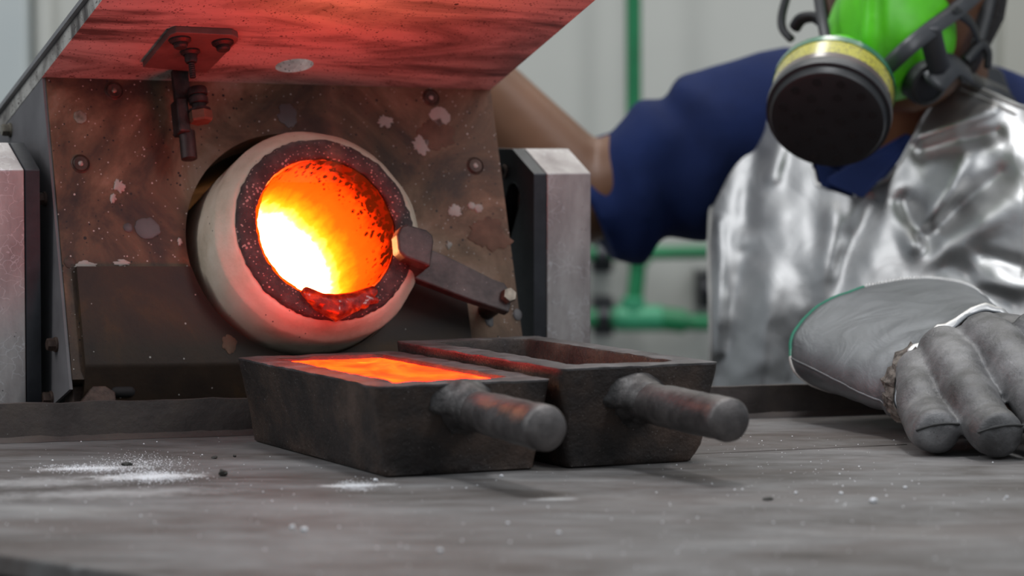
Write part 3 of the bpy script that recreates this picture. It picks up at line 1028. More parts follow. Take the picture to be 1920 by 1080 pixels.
tag(q.build('smoke_wisp', m, smooth=60), 'thin reddish smoke rising from the crucible mouth', 'smoke', kind='stuff')

# ------------------------------------------------------------------ guard posts
def guard(P, mirror, label, h):
    """P: foot of the front corner shared by aluminium plate and black plate; local x runs away from the furnace"""
    M = Matrix.Translation(P) @ Matrix.Rotation(yaw, 4, 'Z')
    if mirror:
        M = M @ Matrix.Scale(-1, 4, (1, 0, 0))
    g = thing('guard_post', Matrix.Translation(P), label, 'post', 'guard posts beside the furnace')
    L = lambda p: (M @ V(p)) - V(P)
    ch, cd = .0165, .034
    for nm, xa, xb, mt, mm in (('face_plate', .0005, .034, M_alu, 0), ('side_plate', -.0095, 0, M_black, 1)):
        q = MB()
        dep = .03 if mm == 0 else .13
        if mm == 0:
            prof = [(0, 0), (0, h - ch), (cd, h), (cd + .012, h), (cd + .012, 0)]
            q.prism([L((xa, y, z)) for y, z in prof], L((xb, 0, 0)) - L((xa, 0, 0)))
        else:
            # slotted black plate: outer outline with one slanted slot
            outer = [(0, 0), (dep, 0), (dep, h), (cd, h), (0, h - ch)]
            sl0, sl1, sr = V((.033, h - .034, 0)), V((.060, h - .080, 0)), .0105
            c = (sl0 + sl1) / 2
            dirv = (sl1 - sl0)
            N = 64
            inn, out = [], []
            angs = sorted([2 * math.pi * k / N for k in range(N)] + [math.atan2(z - c.y, y - c.x) % (2 * math.pi) for y, z in outer])
            for a in angs:
                d = V((math.cos(a), math.sin(a), 0))
                lo_, hi_ = 0, .3
                for _ in range(30):
                    md = (lo_ + hi_) / 2
                    p = c + d * md
                    t = max(0, min(1, (p - sl0).dot(dirv) / dirv.dot(dirv)))
                    if (p - sl0 - dirv * t).length < sr:
                        lo_ = md
                    else:
                        hi_ = md
                inn.append(c + d * lo_)
                best = 9
                for k in range(len(outer)):
                    (ax, az), (bx, bz) = outer[k], outer[(k + 1) % len(outer)]
                    ex, ez = bx - ax, bz - az
                    den = d.x * ez - d.y * ex
                    if abs(den) < 1e-12:
                        continue
                    t = ((ax - c.x) * ez - (az - c.y) * ex) / den
                    s = ((ax - c.x) * d.y - (az - c.y) * d.x) / den
                    if t > 0 and -1e-6 <= s <= 1 + 1e-6:
                        best = min(best, t)
                out.append(c + d * best)
            q.loft([[L((x, p.x, p.y)) for p in pts] for pts, x in ((out, xa), (inn, xa), (inn, xb), (out, xb), (out, xa))], cap=False)
        o = q.build(nm, mt, g, smooth=0, bevel=.0007)
    q = MB(); q.prism([L((.0005, .048, .002)), L((.030, .048, .002)), L((.030, .128, .002)), L((.0005, .128, .002))], V((0, 0, h - .008)))
    q.build('dark_slot_backing', M_dark, g, smooth=0)  # dark box added behind the slot so its inside looks black
    q = MB(); q.prism([L((.0008, .0475, .002)), L((.0008, .0475, h - .004)), L((.0008, .0472, h - .004)), L((.0008, .0472, .002))], L((.029, 0, 0)) - L((0, 0, 0)))
    # screw in the side plate
    q = MB()
    a = L((-.0097, .047, h - .016))
    ax = (L((-1, 0, 0)) - L((0, 0, 0))).normalized()
    R = Matrix.Translation(a) @ ax.to_track_quat('Z', 'Y').to_matrix().to_4x4()
    q.lathe([(.0018, -.001), (.002, .0005), (.0045, .0007), (.0052, .0002), (.0052, -.001)], R, 20)
    q.build('screw', M_rustybolt, g, smooth=40)
    return g


guard(V((at(1024.5, 700, 2.035).x, 2.035, -.035)), False, 'aluminium faced guard post with chamfered top right of the crucible', .2114)
guard(V((at(50, 700, 1.868).x, 1.868, -.035)), True, 'aluminium faced guard post at the far left of the furnace', .2172)

# ------------------------------------------------------------------ background pipes
PY = 3.74
pp = thing('green_pipework', V((at(1190, 600, PY).x, PY + .1, at(1190, 640, PY).z)), 'green plastic water pipes with tees clipped to the back wall', 'pipes')
PO = V(pp.location)
P = lambda x, y, d=PY: at(x, y, d) - PO
MB().cyl(P(1187, -260), P(1189, 470), .0098, 20).build('riser_pipe', M_green, pp)
MB().cyl(P(1198, 480), P(1187, 585), .0105, 20).build('drop_pipe', M_green, pp)
MB().cyl(P(960, 478), P(1480, 470), .0085, 20).build('branch_pipe', M_green, pp)
MB().cyl(P(900, 597), P(1180, 597), .0118, 20).build('main_pipe', M_green, pp)
q = MB(); q.tube([P(1180, 598), P(1245, 597), P(1270, 604), P(1470, 606)], .0105, 18); q.build('main_pipe', M_green, pp)
q = MB()
q.tube([P(1155, 597), P(1240, 597)], .0165, 20, rnd=.2)
q.tube([P(1187, 560), P(1187, 597)], .0150, 20, rnd=.2)
q.build('tee_fitting', M_greenfit, pp)
q = MB(); q.tube([P(1240, 598), P(1285, 603)], .0150, 20, rnd=.2); q.build('coupling', M_green, pp)
q = MB(); q.tube([P(1196, 465), P(1199, 495)], .0140, 20, rnd=.2); q.build('tee_fitting', M_green, pp)
for x, y in ((1130, 478), (1132, 596), (1330, 545)):
    a = P(x, y)
    q = MB()
    q.box(a + V((-.013, .004, -.022)), a + V((.013, .12, .022)))
    q.lathe([(.0125, -.008), (.0150, -.008), (.0150, .008), (.0125, .008)], Matrix.Translation(a) @ Matrix.Rotation(math.pi / 2, 4, 'Y'), 24, close=True)
    q.build('pipe_clip', M_black, pp, smooth=40)

# ------------------------------------------------------------------ person
def ell(c, a, b, n=28, pw=1.0):
    """elliptic ring, centre c, half axes a and b (vectors)"""
    out = []
    for k in range(n):
        t = 2 * math.pi * k / n
        ca, sa = math.cos(t), math.sin(t)
        out.append(V(c) + V(a) * (math.copysign(abs(ca) ** pw, ca)) + V(b) * (math.copysign(abs(sa) ** pw, sa)))
    return out


PER = V((.40, 2.62, FLOOR_Z))
person = thing('person', PER, 'person in silver apron and green respirator leaning over the table with one gloved hand', 'person')
SR = at(1425, 232, 2.46)      # right shoulder (image left)
SL = at(2085, 262, 2.315)
EL = at(1105, 372, 2.44)      # right elbow
WR = at(838, 90, 2.46)        # right wrist behind the shield
WL = at(1790, 680, 1.86)      # left wrist
ELL = V((.425, 2.10, .01))
NB = at(1725, 215, 2.385)     # neck base
HC = at(1712, -120, 2.315)    # head centre
PEL = V((.40, 2.68, -.20))
sh = (SL - SR).normalized()
toL = lambda q: [setattr(p, 'x', p.x - PER.x) or setattr(p, 'y', p.y - PER.y) or setattr(p, 'z', p.z - PER.z) for p in q.v]
spine_dir = ((SR + SL) / 2 - PEL).normalized()
fwd = sh.cross(V((0, 0, 1))).normalized()
if fwd.y > 0:
    fwd = -fwd
HF = V((-.33, -.88, -.30)).normalized()     # facing
HR = HF.cross(V((0, 0, 1))).normalized()
if HR.x < 0:
    HR = -HR
HU = HR.cross(HF)
if HU.z < 0:
    HU = -HU


def torso(q, g):
    mid = (SR + SL) / 2
    dd = spine_dir.cross(sh).normalized()
    if dd.y > 0:
        dd = -dd
    rs = []
    for k, wdt, dep in ((-.12, .150, .105), (0, .165, .115), (.25, .145, .105), (.5, .150, .105), (.72, .165, .108), (.88, .165, .095), (1.0, .130, .072), (1.06, .075, .055)):
        c = PEL.lerp(mid, k) + V((0, .03, 0))
        rs.append(ell(c, sh * (wdt + g), dd * (dep + g), 36, .85))
    q.loft(rs)


def limb(q, pts, rad, g=0, n=20):
    P_, R_ = [], []
    for i in range(len(pts) - 1):
        for k in range(6):
            t = k / 6
            P_.append(V(pts[i]).lerp(V(pts[i + 1]), t)); R_.append(rad[i] * (1 - t) + rad[i + 1] * t + g)
    P_.append(V(pts[-1])); R_.append(rad[-1] + g)
    q.tube(P_, R_, n, rnd=.8)


HipL, HipR = PEL + sh * .085 + V((0, 0, -.03)), PEL - sh * .085 + V((0, 0, -.03))
KnL, KnR = HipL + V((-.02, -.20, -.33)), HipR + V((-.06, -.16, -.34))
AnL, AnR = V((HipL.x - .02, HipL.y - .02, FLOOR_Z + .09)), V((HipR.x - .06, HipR.y + .10, FLOOR_Z + .09))


def hand(q, wrist, palm_c, knuckles, fingers, thumb, fr=.0085):
    """palm as a loft from wrist to knuckle row; fingers: lists of joints"""
    k0, k1 = V(knuckles[0]), V(knuckles[-1])
    ax = (k1 - k0)
    nrm = ax.cross((k0 + k1) / 2 - V(wrist)).normalized()
    rs = []
    mid = (k0 + k1) / 2
    for t, wd, th in ((-.15, .55, 1.25), (.1, .6, 1.3), (.35, .85, 1.35), (.7, 1.0, 1.2), (1.0, 1.0, .95), (1.08, .9, .6)):
        c = V(wrist).lerp(mid, t)
        rs.append(ell(c, ax * (.5 * wd + .06), nrm * (fr * 1.25 * th), 24, .8))
    q.loft(rs)
    for f_, sc in fingers + [thumb]:
        pts = [V(p) for p in f_]
        rad = [fr * sc * k for k in (1.12, 1.05, 1.0, .92, .82)][:len(pts)]
        limb(q, pts, rad, 0, 16)


# body: one continuous surface
q = MB()
torso(q, -.006)
limb(q, [NB - HU * .03 + V((0, .02, -.03)), HC - HU * .06 + V((0, .02, 0))], [.060, .056])
# skull
rs = []
for z, ry, rx, oy in ((-.118, .018, .022, .062), (-.110, .036, .036, .052), (-.09, .062, .052, .028), (-.06, .080, .063, .012), (-.03, .089, .069, .004), (0, .095, .072, 0), (.03, .098, .075, -.004), (.06, .096, .075, -.008), (.085, .083, .066, -.010), (.105, .058, .047, -.012), (.116, .025, .02, -.012)):
    rs.append(ell(HC + HU * z + HF * oy, HR * rx, HF * ry, 32))
q.loft(rs)
hp = lambda r, u, f: HC + HR * r + HU * u + HF * f
q.tube([hp(0, .018, .088), hp(0, -.01, .104), hp(0, -.034, .116)], [.008, .011, .014], 12, rnd=.8)
for s in (-1, 1):
    q.tube([hp(s * .012, -.038, .104), hp(s * .016, -.04, .100)], [.007, .006], 10, rnd=.9)
    # ears
    q.tube([hp(s * .074, .028, -.012), hp(s * .083, .012, -.018), hp(s * .083, -.012, -.014), hp(s * .076, -.034, -.004)], [.010, .014, .013, .009], 12, rnd=.8)
    q.tube([hp(s * .016, .026, .090), hp(s * .036, .034, .088), hp(s * .055, .026, .076)], [.007, .008, .006], 10, rnd=.8)   # brow
q.tube([hp(-.022, -.066, .090), hp(0, -.064, .097), hp(.022, -.066, .090)], [.005, .008, .005], 10, rnd=.8)
# arms
limb(q, [SR + V((.03, 0, -.03)), SR, EL, WR], [.048, .050, .040, .026])
limb(q, [SL, ELL, WL + V((.02, .06, -.004))], [.050, .042, .029])
# right hand closed round the tilt lever
HX = V((-.35, .05, .93)).normalized()
RW = V((.93, -.30, .36)).normalized()                # along the knuckle row
PN = RW.cross(HX).normalized()
if PN.y > 0:
    PN = -PN
hb = WR + HX * .02
kn = [hb + HX * (.072 + .004 * (i in (1, 2))) + RW * (.028 - .0185 * i) for i in range(4)]
fs_ = []
for i, k in enumerate(kn):
    L_ = (1.0, 1.08, 1.02, .88)[i]
    o1 = k + (HX * .014 + PN * .026) * L_
    o2 = o1 - HX * .026 * L_ + PN * .006
    o3 = o2 - HX * .010 - PN * .018 * L_
    fs_.append(([k, o1, o2, o3], L_ * .92))
th = ([hb + RW * .026 + HX * .014, hb + RW * .036 + HX * .034 + PN * .022, hb + RW * .018 + HX * .052 + PN * .044], 1.1)
hand(q, hb, hb, kn, fs_, th)
grip_c = hb + HX * .062 + PN * .017
# legs
for Hh, K, A in ((HipL, KnL, AnL), (HipR, KnR, AnR)):
    limb(q, [Hh, K, A], [.078, .055, .040])
    limb(q, [A + V((0, .02, -.05)), A + V((-.01, -.13, -.062))], [.038, .034])
toL(q)
q.build('body', M_skin, person, remesh=.0040)['label'] = 'bare skin of face, neck and forearm'

# tilt lever of the furnace in that hand
lv0 = grip_c - RW * .10
q = MB()
q.tube([FI @ (V((lv0.x, lv0.y, -.06))), FI @ (lv0 - V((0, 0, .03))), FI @ (lv0 + RW * .012), FI @ (grip_c + RW * .075)], .0085, 14, rnd=.8)
q.build('tilt_lever', M_steel, fur, smooth=50)

# eyes
for s in (-1, 1):
    q = MB(); q.blob(hp(s * .032, .014, .0772), .0108, 3, 0); toL(q)
    o = q.build('eye', plain('eye_white', (.75, .73, .70), .2), person)
    q = MB(); q.blob(hp(s * .0325, .0105, .0860), .005, 3, 0, (1, .6, 1)); toL(q)
    q.build('iris', M_rubber, o)
    q = MB(); q.tube([hp(s * .021, .017, .0855), hp(s * .032, .0215, .0885), hp(s * .044, .016, .0815)], [.0028, .0045, .0028], 10, rnd=.8); toL(q)
    q.build('eyelid', M_skin, o, smooth=70)
# hair and beard
q = MB()
rs = []
for z, ry, rx, oy in ((-.02, .06, .072, -.045), (.01, .072, .077, -.036), (.04, .085, .080, -.024), (.065, .094, .080, -.016), (.09, .090, .073, -.013), (.112, .066, .054, -.014), (.124, .028, .024, -.014)):
    rs.append(ell(HC + HU * z + HF * oy, HR * rx, HF * ry, 32))
q.loft(rs)
for p in q.v:
    p += V((noise.noise(p * 70), noise.noise(p * 70 + V((5, 0, 0))), noise.noise(p * 70 + V((0, 5, 0))))) * .003
toL(q)
q.build('hair', M_hair, person, remesh=.005)
for s in (-1, 1):
    q = MB()
    q.tube([hp(s * .0735, .02, .012), hp(s * .0735, -.02, .016), hp(s * .066, -.058, .024), hp(s * .048, -.092, .044)], [.010, .012, .013, .012], 12, flat=.5, upv=HR, rnd=.6)
    toL(q)
    q.build('beard', M_hair, person, smooth=70)

# shirt
q = MB()
torso(q, .006)
SE = SR.lerp(EL, .95)
pts = [SR + V((.07, .01, -.02)), SR + V((.02, 0, -.002)), SR.lerp(EL, .22), SR.lerp(EL, .45), SR.lerp(EL, .68), SR.lerp(EL, .86) + V((0, 0, -.010)), SR.lerp(EL, 1.01) + V((0, 0, -.016))]
rad = [.072, .068, .0655, .061, .054, .048, .043]
P_, R_ = [], []
for i in range(len(pts) - 1):
    for k in range(8):
        t = k / 8
        P_.append(pts[i].lerp(pts[i + 1], t) + V((0, 0, -.006 * math.sin(math.pi * min(1, (i + t) / 6)))))
        R_.append(rad[i] * (1 - t) + rad[i + 1] * t)
s0 = len(q.v)
q.tube(P_, R_, 40)
axs = (EL - SR).normalized()
for p in q.v[s0:]:
    t = (p - SR).dot(axs)
    f_ = (p - SR - axs * t)
    r = f_.length
    if r > .01:
        nr = f_ / r
        ang = math.atan2(nr.z, -nr.y)
        p += nr * (.0056 * math.sin(t * 125 + ang * 1.6 + 2.6 * noise.noise(p * 14)) * min(1, max(0, (t - .02) / .05)) + .003 * noise.noise(p * 24))
        p.z -= max(0, -nr.z) * .003 * min(1, max(0, t / .10))
limb(q, [SL + V((-.01, .03, -.01)), SL, SL.lerp(ELL, .6)], [.050, .054, .052])
limb(q, [NB + V((0, .03, -.05)), NB + V((.0, .02, -.012))], [.085, .066])
toL(q)
q.build('shirt', M_shirt, person, remesh=.0042, soft=3)['label'] = 'navy blue short sleeved shirt'
# collar flaps seen in the neck opening
q = MB()
for a, b, c, d in (((1540, 340), (1618, 372), (1722, 262), (1700, 250)), ((1528, 300), (1540, 350), (1600, 372), (1590, 330))):
    q.prism([at(*a, 2.285), at(*b, 2.275), at(*c, 2.30), at(*d, 2.315)], (0, .004, 0))
toL(q)
q.build('shirt_collar', M_shirt, person, smooth=0, bevel=.0015)
# trousers, boots
q = MB()
for Hh, K, A in ((HipL, KnL, AnL), (HipR, KnR, AnR)):
    limb(q, [PEL + V((0, .01, .04)), Hh, K, A + V((0, .0, .0))], [.11, .092, .070, .062])
toL(q)
q.build('trousers', M_trouser, person, remesh=.010)
for A in (AnL, AnR):
    q = MB()
    limb(q, [A + V((0, .035, -.045)), A + V((-.004, -.05, -.045)), A + V((-.012, -.15, -.052))], [.045, .046, .038])
    for p in q.v:
        p.z = max(p.z, FLOOR_Z)
    limb(q, [A + V((0, .02, -.03)), A + V((0, .02, .03))], [.05, .052])
    toL(q)
    q.build('boot', M_shoe, person, remesh=.006)

# apron: a sheet of aluminised cloth over the chest
def apy(x, z):
    y = 2.235 - .62 * (x - .31) + 1.6 * (x - .315) ** 2
    if z > .0:
        y += 1.9 * z ** 2
    return y


def fold(x, z, px, py):
    h = 0
    # long soft creases hanging from chest and strap (ends and widths taken in image pixels)
    for (ax, ay, bx, by, wd, am) in ((1640, 380, 1480, 720, 26, .010), (1560, 400, 1545, 700, 22, -.008), (1400, 480, 1345, 720, 22, .007), (1450, 520, 1420, 720, 30, -.008), (1700, 380, 1740, 460, 20, .012),
                                     (1800, 300, 1720, 450, 26, -.016), (1880, 330, 1740, 440, 22, .012), (1720, 255, 1860, 205, 13, -.010), (1730, 285, 1870, 250, 14, .009), (1900, 380, 1760, 470, 30, -.008),
                                     (1850, 480, 1920, 500, 16, .007), (1840, 530, 1930, 540, 16, -.006), (1780, 500, 1900, 570, 22, .006), (1420, 250, 1400, 420, 22, .008), (1470, 240, 1450, 330, 16, -.008), (1350, 420, 1352, 660, 12, -.006)):
        dx, dy = bx - ax, by - ay
        l2 = dx * dx + dy * dy
        t = max(0, min(1, ((px - ax) * dx + (py - ay) * dy) / l2))
        d = math.hypot(px - ax - dx * t, py - ay - dy * t)
        h += am * math.exp(-(d / wd) ** 2) * (.55 + .45 * math.sin(math.pi * (.2 + .6 * t)))
    h += .006 * noise.noise(V((x * 16, z * 9, 0))) + .0028 * noise.noise(V((x * 40, z * 26, 3))) + .0012 * noise.noise(V((x * 90, z * 70, 8)))
    return h


def on_apron(px, py, off=0):
    d = ray(px, py)
    t = 2.25 / d.y
    for _ in range(12):
        p = CO + d * t
        t = apy(p.x, p.z) / d.y
    p = CO + d * t
    p.y += fold(p.x, p.z, px, py) + off
    return p


outline = [(1452, 160), (1425, 195), (1398, 232), (1372, 268), (1352, 300), (1339, 345), (1331, 400), (1328, 470), (1330, 560), (1331, 640), (1331, 720), (1332, 830), (1340, 900),
           (1600, 905), (1850, 905), (2060, 900), (2070, 700), (2066, 560), (2050, 420), (2020, 300), (1985, 225), (1935, 205), (1908, 197), (1850, 171), (1796, 146),
           (1776, 158), (1752, 185), (1728, 222), (1708, 262), (1688, 300), (1662, 335), (1632, 353), (1590, 357), (1550, 353), (1531, 346), (1524, 318), (1521, 285), (1522, 240), (1530, 190), (1534, 160)]


def inside(x, y, pol):
    r = False
    j = len(pol) - 1
    for i in range(len(pol)):
        (xi, yi), (xj, yj) = pol[i], pol[j]
        if (yi > y) != (yj > y) and x < (xj - xi) * (y - yi) / (yj - yi) + xi:
            r = not r
        j = i
    return r


def nearest(x, y, pol):
    best = None
    for i in range(len(pol)):
        (ax, ay), (bx, by) = pol[i], pol[(i + 1) % len(pol)]
        dx, dy = bx - ax, by - ay
        t = max(0, min(1, ((x - ax) * dx + (y - ay) * dy) / (dx * dx + dy * dy + 1e-9)))
        p = (ax + dx * t, ay + dy * t)
        d = math.hypot(p[0] - x, p[1] - y)
        if best is None or d < best[0]:
            best = (d, p)
    return best


ST = 5.0
gx0, gy0, gnx, gny = 1325, 140, 152, 156
cells = [(i, j) for j in range(gny) for i in range(gnx) if inside(gx0 + (i + .5) * ST, gy0 + (j + .5) * ST, outline)]
cs_ = set(cells)
vid = {}
cnt = {}
for i, j in cells:
    for a in ((i, j), (i + 1, j), (i + 1, j + 1), (i, j + 1)):
        cnt[a] = cnt.get(a, 0) + 1
q = MB()
vs = []
for a, c_ in cnt.items():
    x, y = gx0 + a[0] * ST, gy0 + a[1] * ST
    if c_ < 4:
        d, p = nearest(x, y, outline)
        if d < ST * 1.6:
            x, y = p
    vid[a] = len(vs)
    vs.append(on_apron(x, y))
q.add(vs, [[vid[a] for a in ((i, j), (i + 1, j), (i + 1, j + 1), (i, j + 1))] for i, j in cells])
toL(q)
apr = q.build('apron', M_apron, person, smooth=180, solid=.0012)
apr['label'] = 'silver aluminised apron with bound edges'
# bound edges, seam on the strap, stitched line, orange lining
def seam(name, pix, r, mt, off=-.0012, par=None, flat=.6):
    pp_ = []
    for i in range(len(pix) - 1):
        (ax, ay), (bx, by) = pix[i], pix[i + 1]
        n_s = max(2, int(math.hypot(bx - ax, by - ay) / 8))
        for k in range(n_s):
            pp_.append(on_apron(ax + (bx - ax) * k / n_s, ay + (by - ay) * k / n_s, off))
    pp_.append(on_apron(*pix[-1], off))
    q = MB(); q.tube(pp_, r, 8, flat=flat); toL(q)
    return q.build(name, mt, par or apr, smooth=70)


seam('edge_binding', outline[0:13], .0021, M_bind)
seam('edge_binding', outline[20:36], .0017, M_apron)
seam('strap_seam', [(1800, 166), (1850, 188), (1905, 214)], .0014, M_bind)
seam('strap_seam', [(1812, 158), (1860, 180), (1912, 202)], .0010, M_bind)
seam('side_seam', [(1917, 330), (1919, 400), (1921, 470), (1918, 520)], .0010, M_bind)
seam('lining', [(1708, 266), (1688, 303), (1662, 337), (1632, 355), (1590, 359), (1550, 355), (1533, 348), (1526, 318)], .0012, M_orange, .002)
# shoulder straps running back over the shoulders
for a, b, nm in (((1796, 146), (1908, 197), 1), ((1452, 160), (1534, 160), 0)):
    A_, B_ = on_apron(*a), on_apron(*b)
    back = V((.03, .13, -.01)); up_ = V((0, .05, .012))
    q = MB()
    q.loft([[A_, B_], [A_ + up_, B_ + up_], [A_ + up_ + V((.02, .06, -.01)), B_ + up_ + V((.02, .06, -.02))], [A_ + up_ + back + V((0, 0, -.05)), B_ + up_ + back + V((0, 0, -.06))]], cap=False, closed=False)
    toL(q)
    q.build('shoulder_strap', M_harness if nm else M_apron, apr, smooth=60, solid=.003)

# ---------------- respirator
res = D.objects.new('respirator', None)
SC.collection.objects.link(res)
res.parent = person
res['label'] = 'green half mask respirator with a round black filter'
MO = hp(0, -.066, .072)
fc = MO + HF * .012 + HU * .014
q = MB()
rs = []
for k in range(13):
    t = k / 12
    e = math.sqrt(max(0, 1 - (t * .98) ** 2.2))
    c = fc + HF * (.062 * t) + HU * (.004 - .010 * t)
    ring = []
    for j in range(40):
        a = 2 * math.pi * j / 40
        ca, sa = math.cos(a), math.sin(a)
        rr = 1 + .10 * max(0, -sa) * abs(ca) + .05 * math.cos(2 * a)
        nar = 1 - .45 * max(0, sa) ** 1.5
        ring.append(c + HR * (.047 * e * ca * rr * nar) + HU * ((.066 if sa > 0 else .050) * (.25 + .75 * e) * e ** .2 * sa if e > .05 else .004 * sa))
    rs.append(ring)
q.loft(rs)
# central ridge and a moulded crease to the filter
q.tube([fc + HF * .05 + HU * .055, fc + HF * .066 + HU * .015, fc + HF * .070 - HU * .025], [.007, .009, .010], 12, rnd=.8)
toL(q)
q.build('facepiece', M_mask, res, remesh=.003)
FA = V((-.20, -.80, -.56)).normalized()     # filter axis, outward
FC = at(1552, 222, 2.125)                   # centre of the black cover
FMx = Matrix.Translation(FC) @ FA.to_track_quat('Z', 'Y').to_matrix().to_4x4()
FR = .0430


def lath(name, prof, mt, n=64):
    q = MB(); q.lathe(prof, FMx, n, close=True); toL(q)
    return q.build(name, mt, res, smooth=40)


q = MB()
q.lathe([(.012, -.030), (FR - .002, -.028), (FR - .001, -.002), (FR - .003, .0022), (FR - .006, .003), (.004, .0026)], FMx, 64)
toL(q); q.build('filter_cover', M_rubber, res, smooth=40)
q = MB()
for rr, cnt_ in ((.0330, 12), (.0215, 7), (.0095, 3)):
    for k in range(cnt_):
        a = 2 * math.pi * (k + .3 * (rr > .02)) / cnt_
        c = V((math.cos(a) * rr, math.sin(a) * rr, 0))
        q.tube([FMx @ (c + V((0, 0, .0025))), FMx @ (c + V((0, 0, .0034)))], .0032, 12)
toL(q)
M_hole = plain('filter_hole', (.004, .004, .004), .8)
q.build('filter_holes', M_hole, res, smooth=40)
RB = FR + .0008
q = MB(); q.lathe([(FR - .004, -.004), (RB + .0008, -.004), (RB + .0012, -.010), (RB + .0004, -.013), (FR - .004, -.013)], FMx, 64, close=True); toL(q); q.build('filter_body', M_harness, res, smooth=40)
lath('brown_band', [(FR - .004, -.013), (RB, -.013), (RB, -.019), (FR - .004, -.019)], M_bband)
for m_ in (M_bband, M_gband, M_yellow):
    m_.node_tree.nodes['Principled BSDF'].inputs['Coat Weight'].default_value = 1
    m_.node_tree.nodes['Principled BSDF'].inputs['Coat Roughness'].default_value = .12
m, nt, bs = nodes('yellow_label')
tw = tnoise(nt, coords(nt, (1, 1, .15)), 900, 1)
nt.links.new(mix(nt, ramp(nt, [(.52, (0, 0, 0)), (.6, (.8, .8, .8))], tw), (.50, .45, .03), (.10, .09, .02)), bs.inputs['Base Color'])
bs.inputs['Roughness'].default_value = .35
lath('yellow_band', [(FR - .004, -.019), (RB, -.019), (RB, -.034), (FR - .004, -.034)], m)
bs.inputs['Coat Weight'].default_value = 1; bs.inputs['Coat Roughness'].default_value = .12
lath('green_band', [(FR - .004, -.034), (RB + .0006, -.034), (RB + .0004, -.040), (FR - .006, -.042)], M_gband)
q = MB(); q.lathe([(FR - .006, -.040), (.026, -.046), (.018, -.050), (.016, -.085), (.001, -.086)], FMx, 48); toL(q); q.build('filter_neck', M_mask, res, smooth=50)
# exhalation valve at the side, harness, straps and buckles
VA = V((.45, -.78, -.35)).normalized()
VC = at(1742, 158, 2.205)
VM = Matrix.Translation(VC) @ VA.to_track_quat('Z', 'Y').to_matrix().to_4x4()
q = MB(); q.lathe([(.012, -.03), (.0165, -.018), (.0175, -.004), (.0165, .001), (.0135, .002), (.0125, .0005), (.002, .0015)], VM, 40); toL(q); q.build('valve', M_rubber, res, smooth=40)


def strap(name, pix, w, mt=M_harness, n=10, flat=.3, upv=None):
    pts = [at(x, y, d) for x, y, d in pix]
    # smooth the path
    sp = []
    for i in range(len(pts) - 1):
        p0, p1, p2, p3 = pts[max(i - 1, 0)], pts[i], pts[i + 1], pts[min(i + 2, len(pts) - 1)]
        for k in range(6):
            t = k / 6
            sp.append(.5 * ((2 * p1) + (p2 - p0) * t + (2 * p0 - 5 * p1 + 4 * p2 - p3) * t * t + (3 * p1 - p0 - 3 * p2 + p3) * t ** 3))
    sp.append(pts[-1])
    q = MB(); q.tube(sp, w, n, flat=flat, upv=upv or (0, -1, .2), rnd=.5); toL(q)
    return q.build(name, mt, res, smooth=60)


strap('harness', [(1662, 128, 2.170), (1700, 92, 2.163), (1745, 55, 2.178), (1790, 22, 2.21), (1850, -30, 2.255)], .0062)
strap('harness', [(1745, 62, 2.178), (1752, 95, 2.185), (1762, 130, 2.195)], .0085)
strap('harness', [(1752, 152, 2.195), (1785, 120, 2.21), (1812, 135, 2.225)], .0105)
strap('head_strap', [(1790, 20, 2.205), (1822, 45, 2.228), (1836, 90, 2.25), (1822, 120, 2.262), (1800, 135, 2.26)], .0042, M_rubber)
strap('head_strap', [(1828, 95, 2.25), (1845, 40, 2.262), (1858, -20, 2.275), (1868, -90, 2.30)], .0052, M_rubber)
strap('buckle', [(1812, 112, 2.235), (1838, 84, 2.245), (1852, 96, 2.248), (1852, 124, 2.25)], .0045, M_rubber, flat=.6)
strap('neck_strap', [(1800, 140, 2.25), (1830, 150, 2.29), (1860, 178, 2.33), (1900, 200, 2.38)], .0065, M_rubber)
strap('buckle', [(1492, -70, 2.27), (1476, -10, 2.262), (1466, 30, 2.258), (1468, 55, 2.254), (1484, 74, 2.250)], .0033, M_rubber, flat=.6)
strap('buckle', [(1490, 52, 2.248), (1502, 36, 2.242), (1524, 32, 2.236), (1540, 42, 2.232)], .0048, M_rubber, flat=.6)
strap('harness', [(1530, -60, 2.235), (1536, 0, 2.222), (1544, 50, 2.21), (1552, 92, 2.195)], .0042, M_rubber)
# dark collar pad behind the strap
q = MB()
q.prism([at(1836, 118, 2.36), at(1878, 128, 2.37), at(1902, 188, 2.37), at(1850, 172, 2.35), at(1820, 155, 2.34)], (0.002, .03, 0))
toL(q)
q.build('collar_pad', M_harness, person, smooth=0, bevel=.004)

# ---------------- glove on the left hand
gl = D.objects.new('glove', None)
SC.collection.objects.link(gl)
gl.parent = person
gl['label'] = 'sooty grey leather glove with flared silver cuff'
K = lambda d: FPX / d


def cap_z(p, r):
    return V((p.x, p.y, max(p.z, r + .0002)))


fing = [  # joints (pixel x, pixel y, distance, radius)
    [(1722, 690, 1.835, .0135), (1722, 728, 1.805, .0138), (1734, 780, 1.778, .0152), (1750, 815, 1.752, .0148), (1756, 826, 1.742, .0140)],
    [(1768, 652, 1.84, .0160), (1790, 690, 1.81, .0170), (1818, 745, 1.772, .0158), (1856, 803, 1.738, .0156), (1872, 825, 1.722, .0150)],
    [(1840, 628, 1.84, .0170), (1882, 664, 1.81, .0180), (1932, 735, 1.77, .0168), (1974, 803, 1.733, .0158), (1990, 825, 1.718, .0148)],
    [(1930, 626, 1.845, .0160), (1985, 662, 1.82, .0170), (2040, 725, 1.785, .0160), (2075, 790, 1.752, .0150), (2088, 812, 1.738, .0140)],
    [(1990, 640, 1.855, .0145), (2050, 680, 1.835, .0150), (2105, 735, 1.805, .0142), (2138, 785, 1.782, .0134), (2148, 804, 1.772, .0125)],
]
q = MB()
tips = []
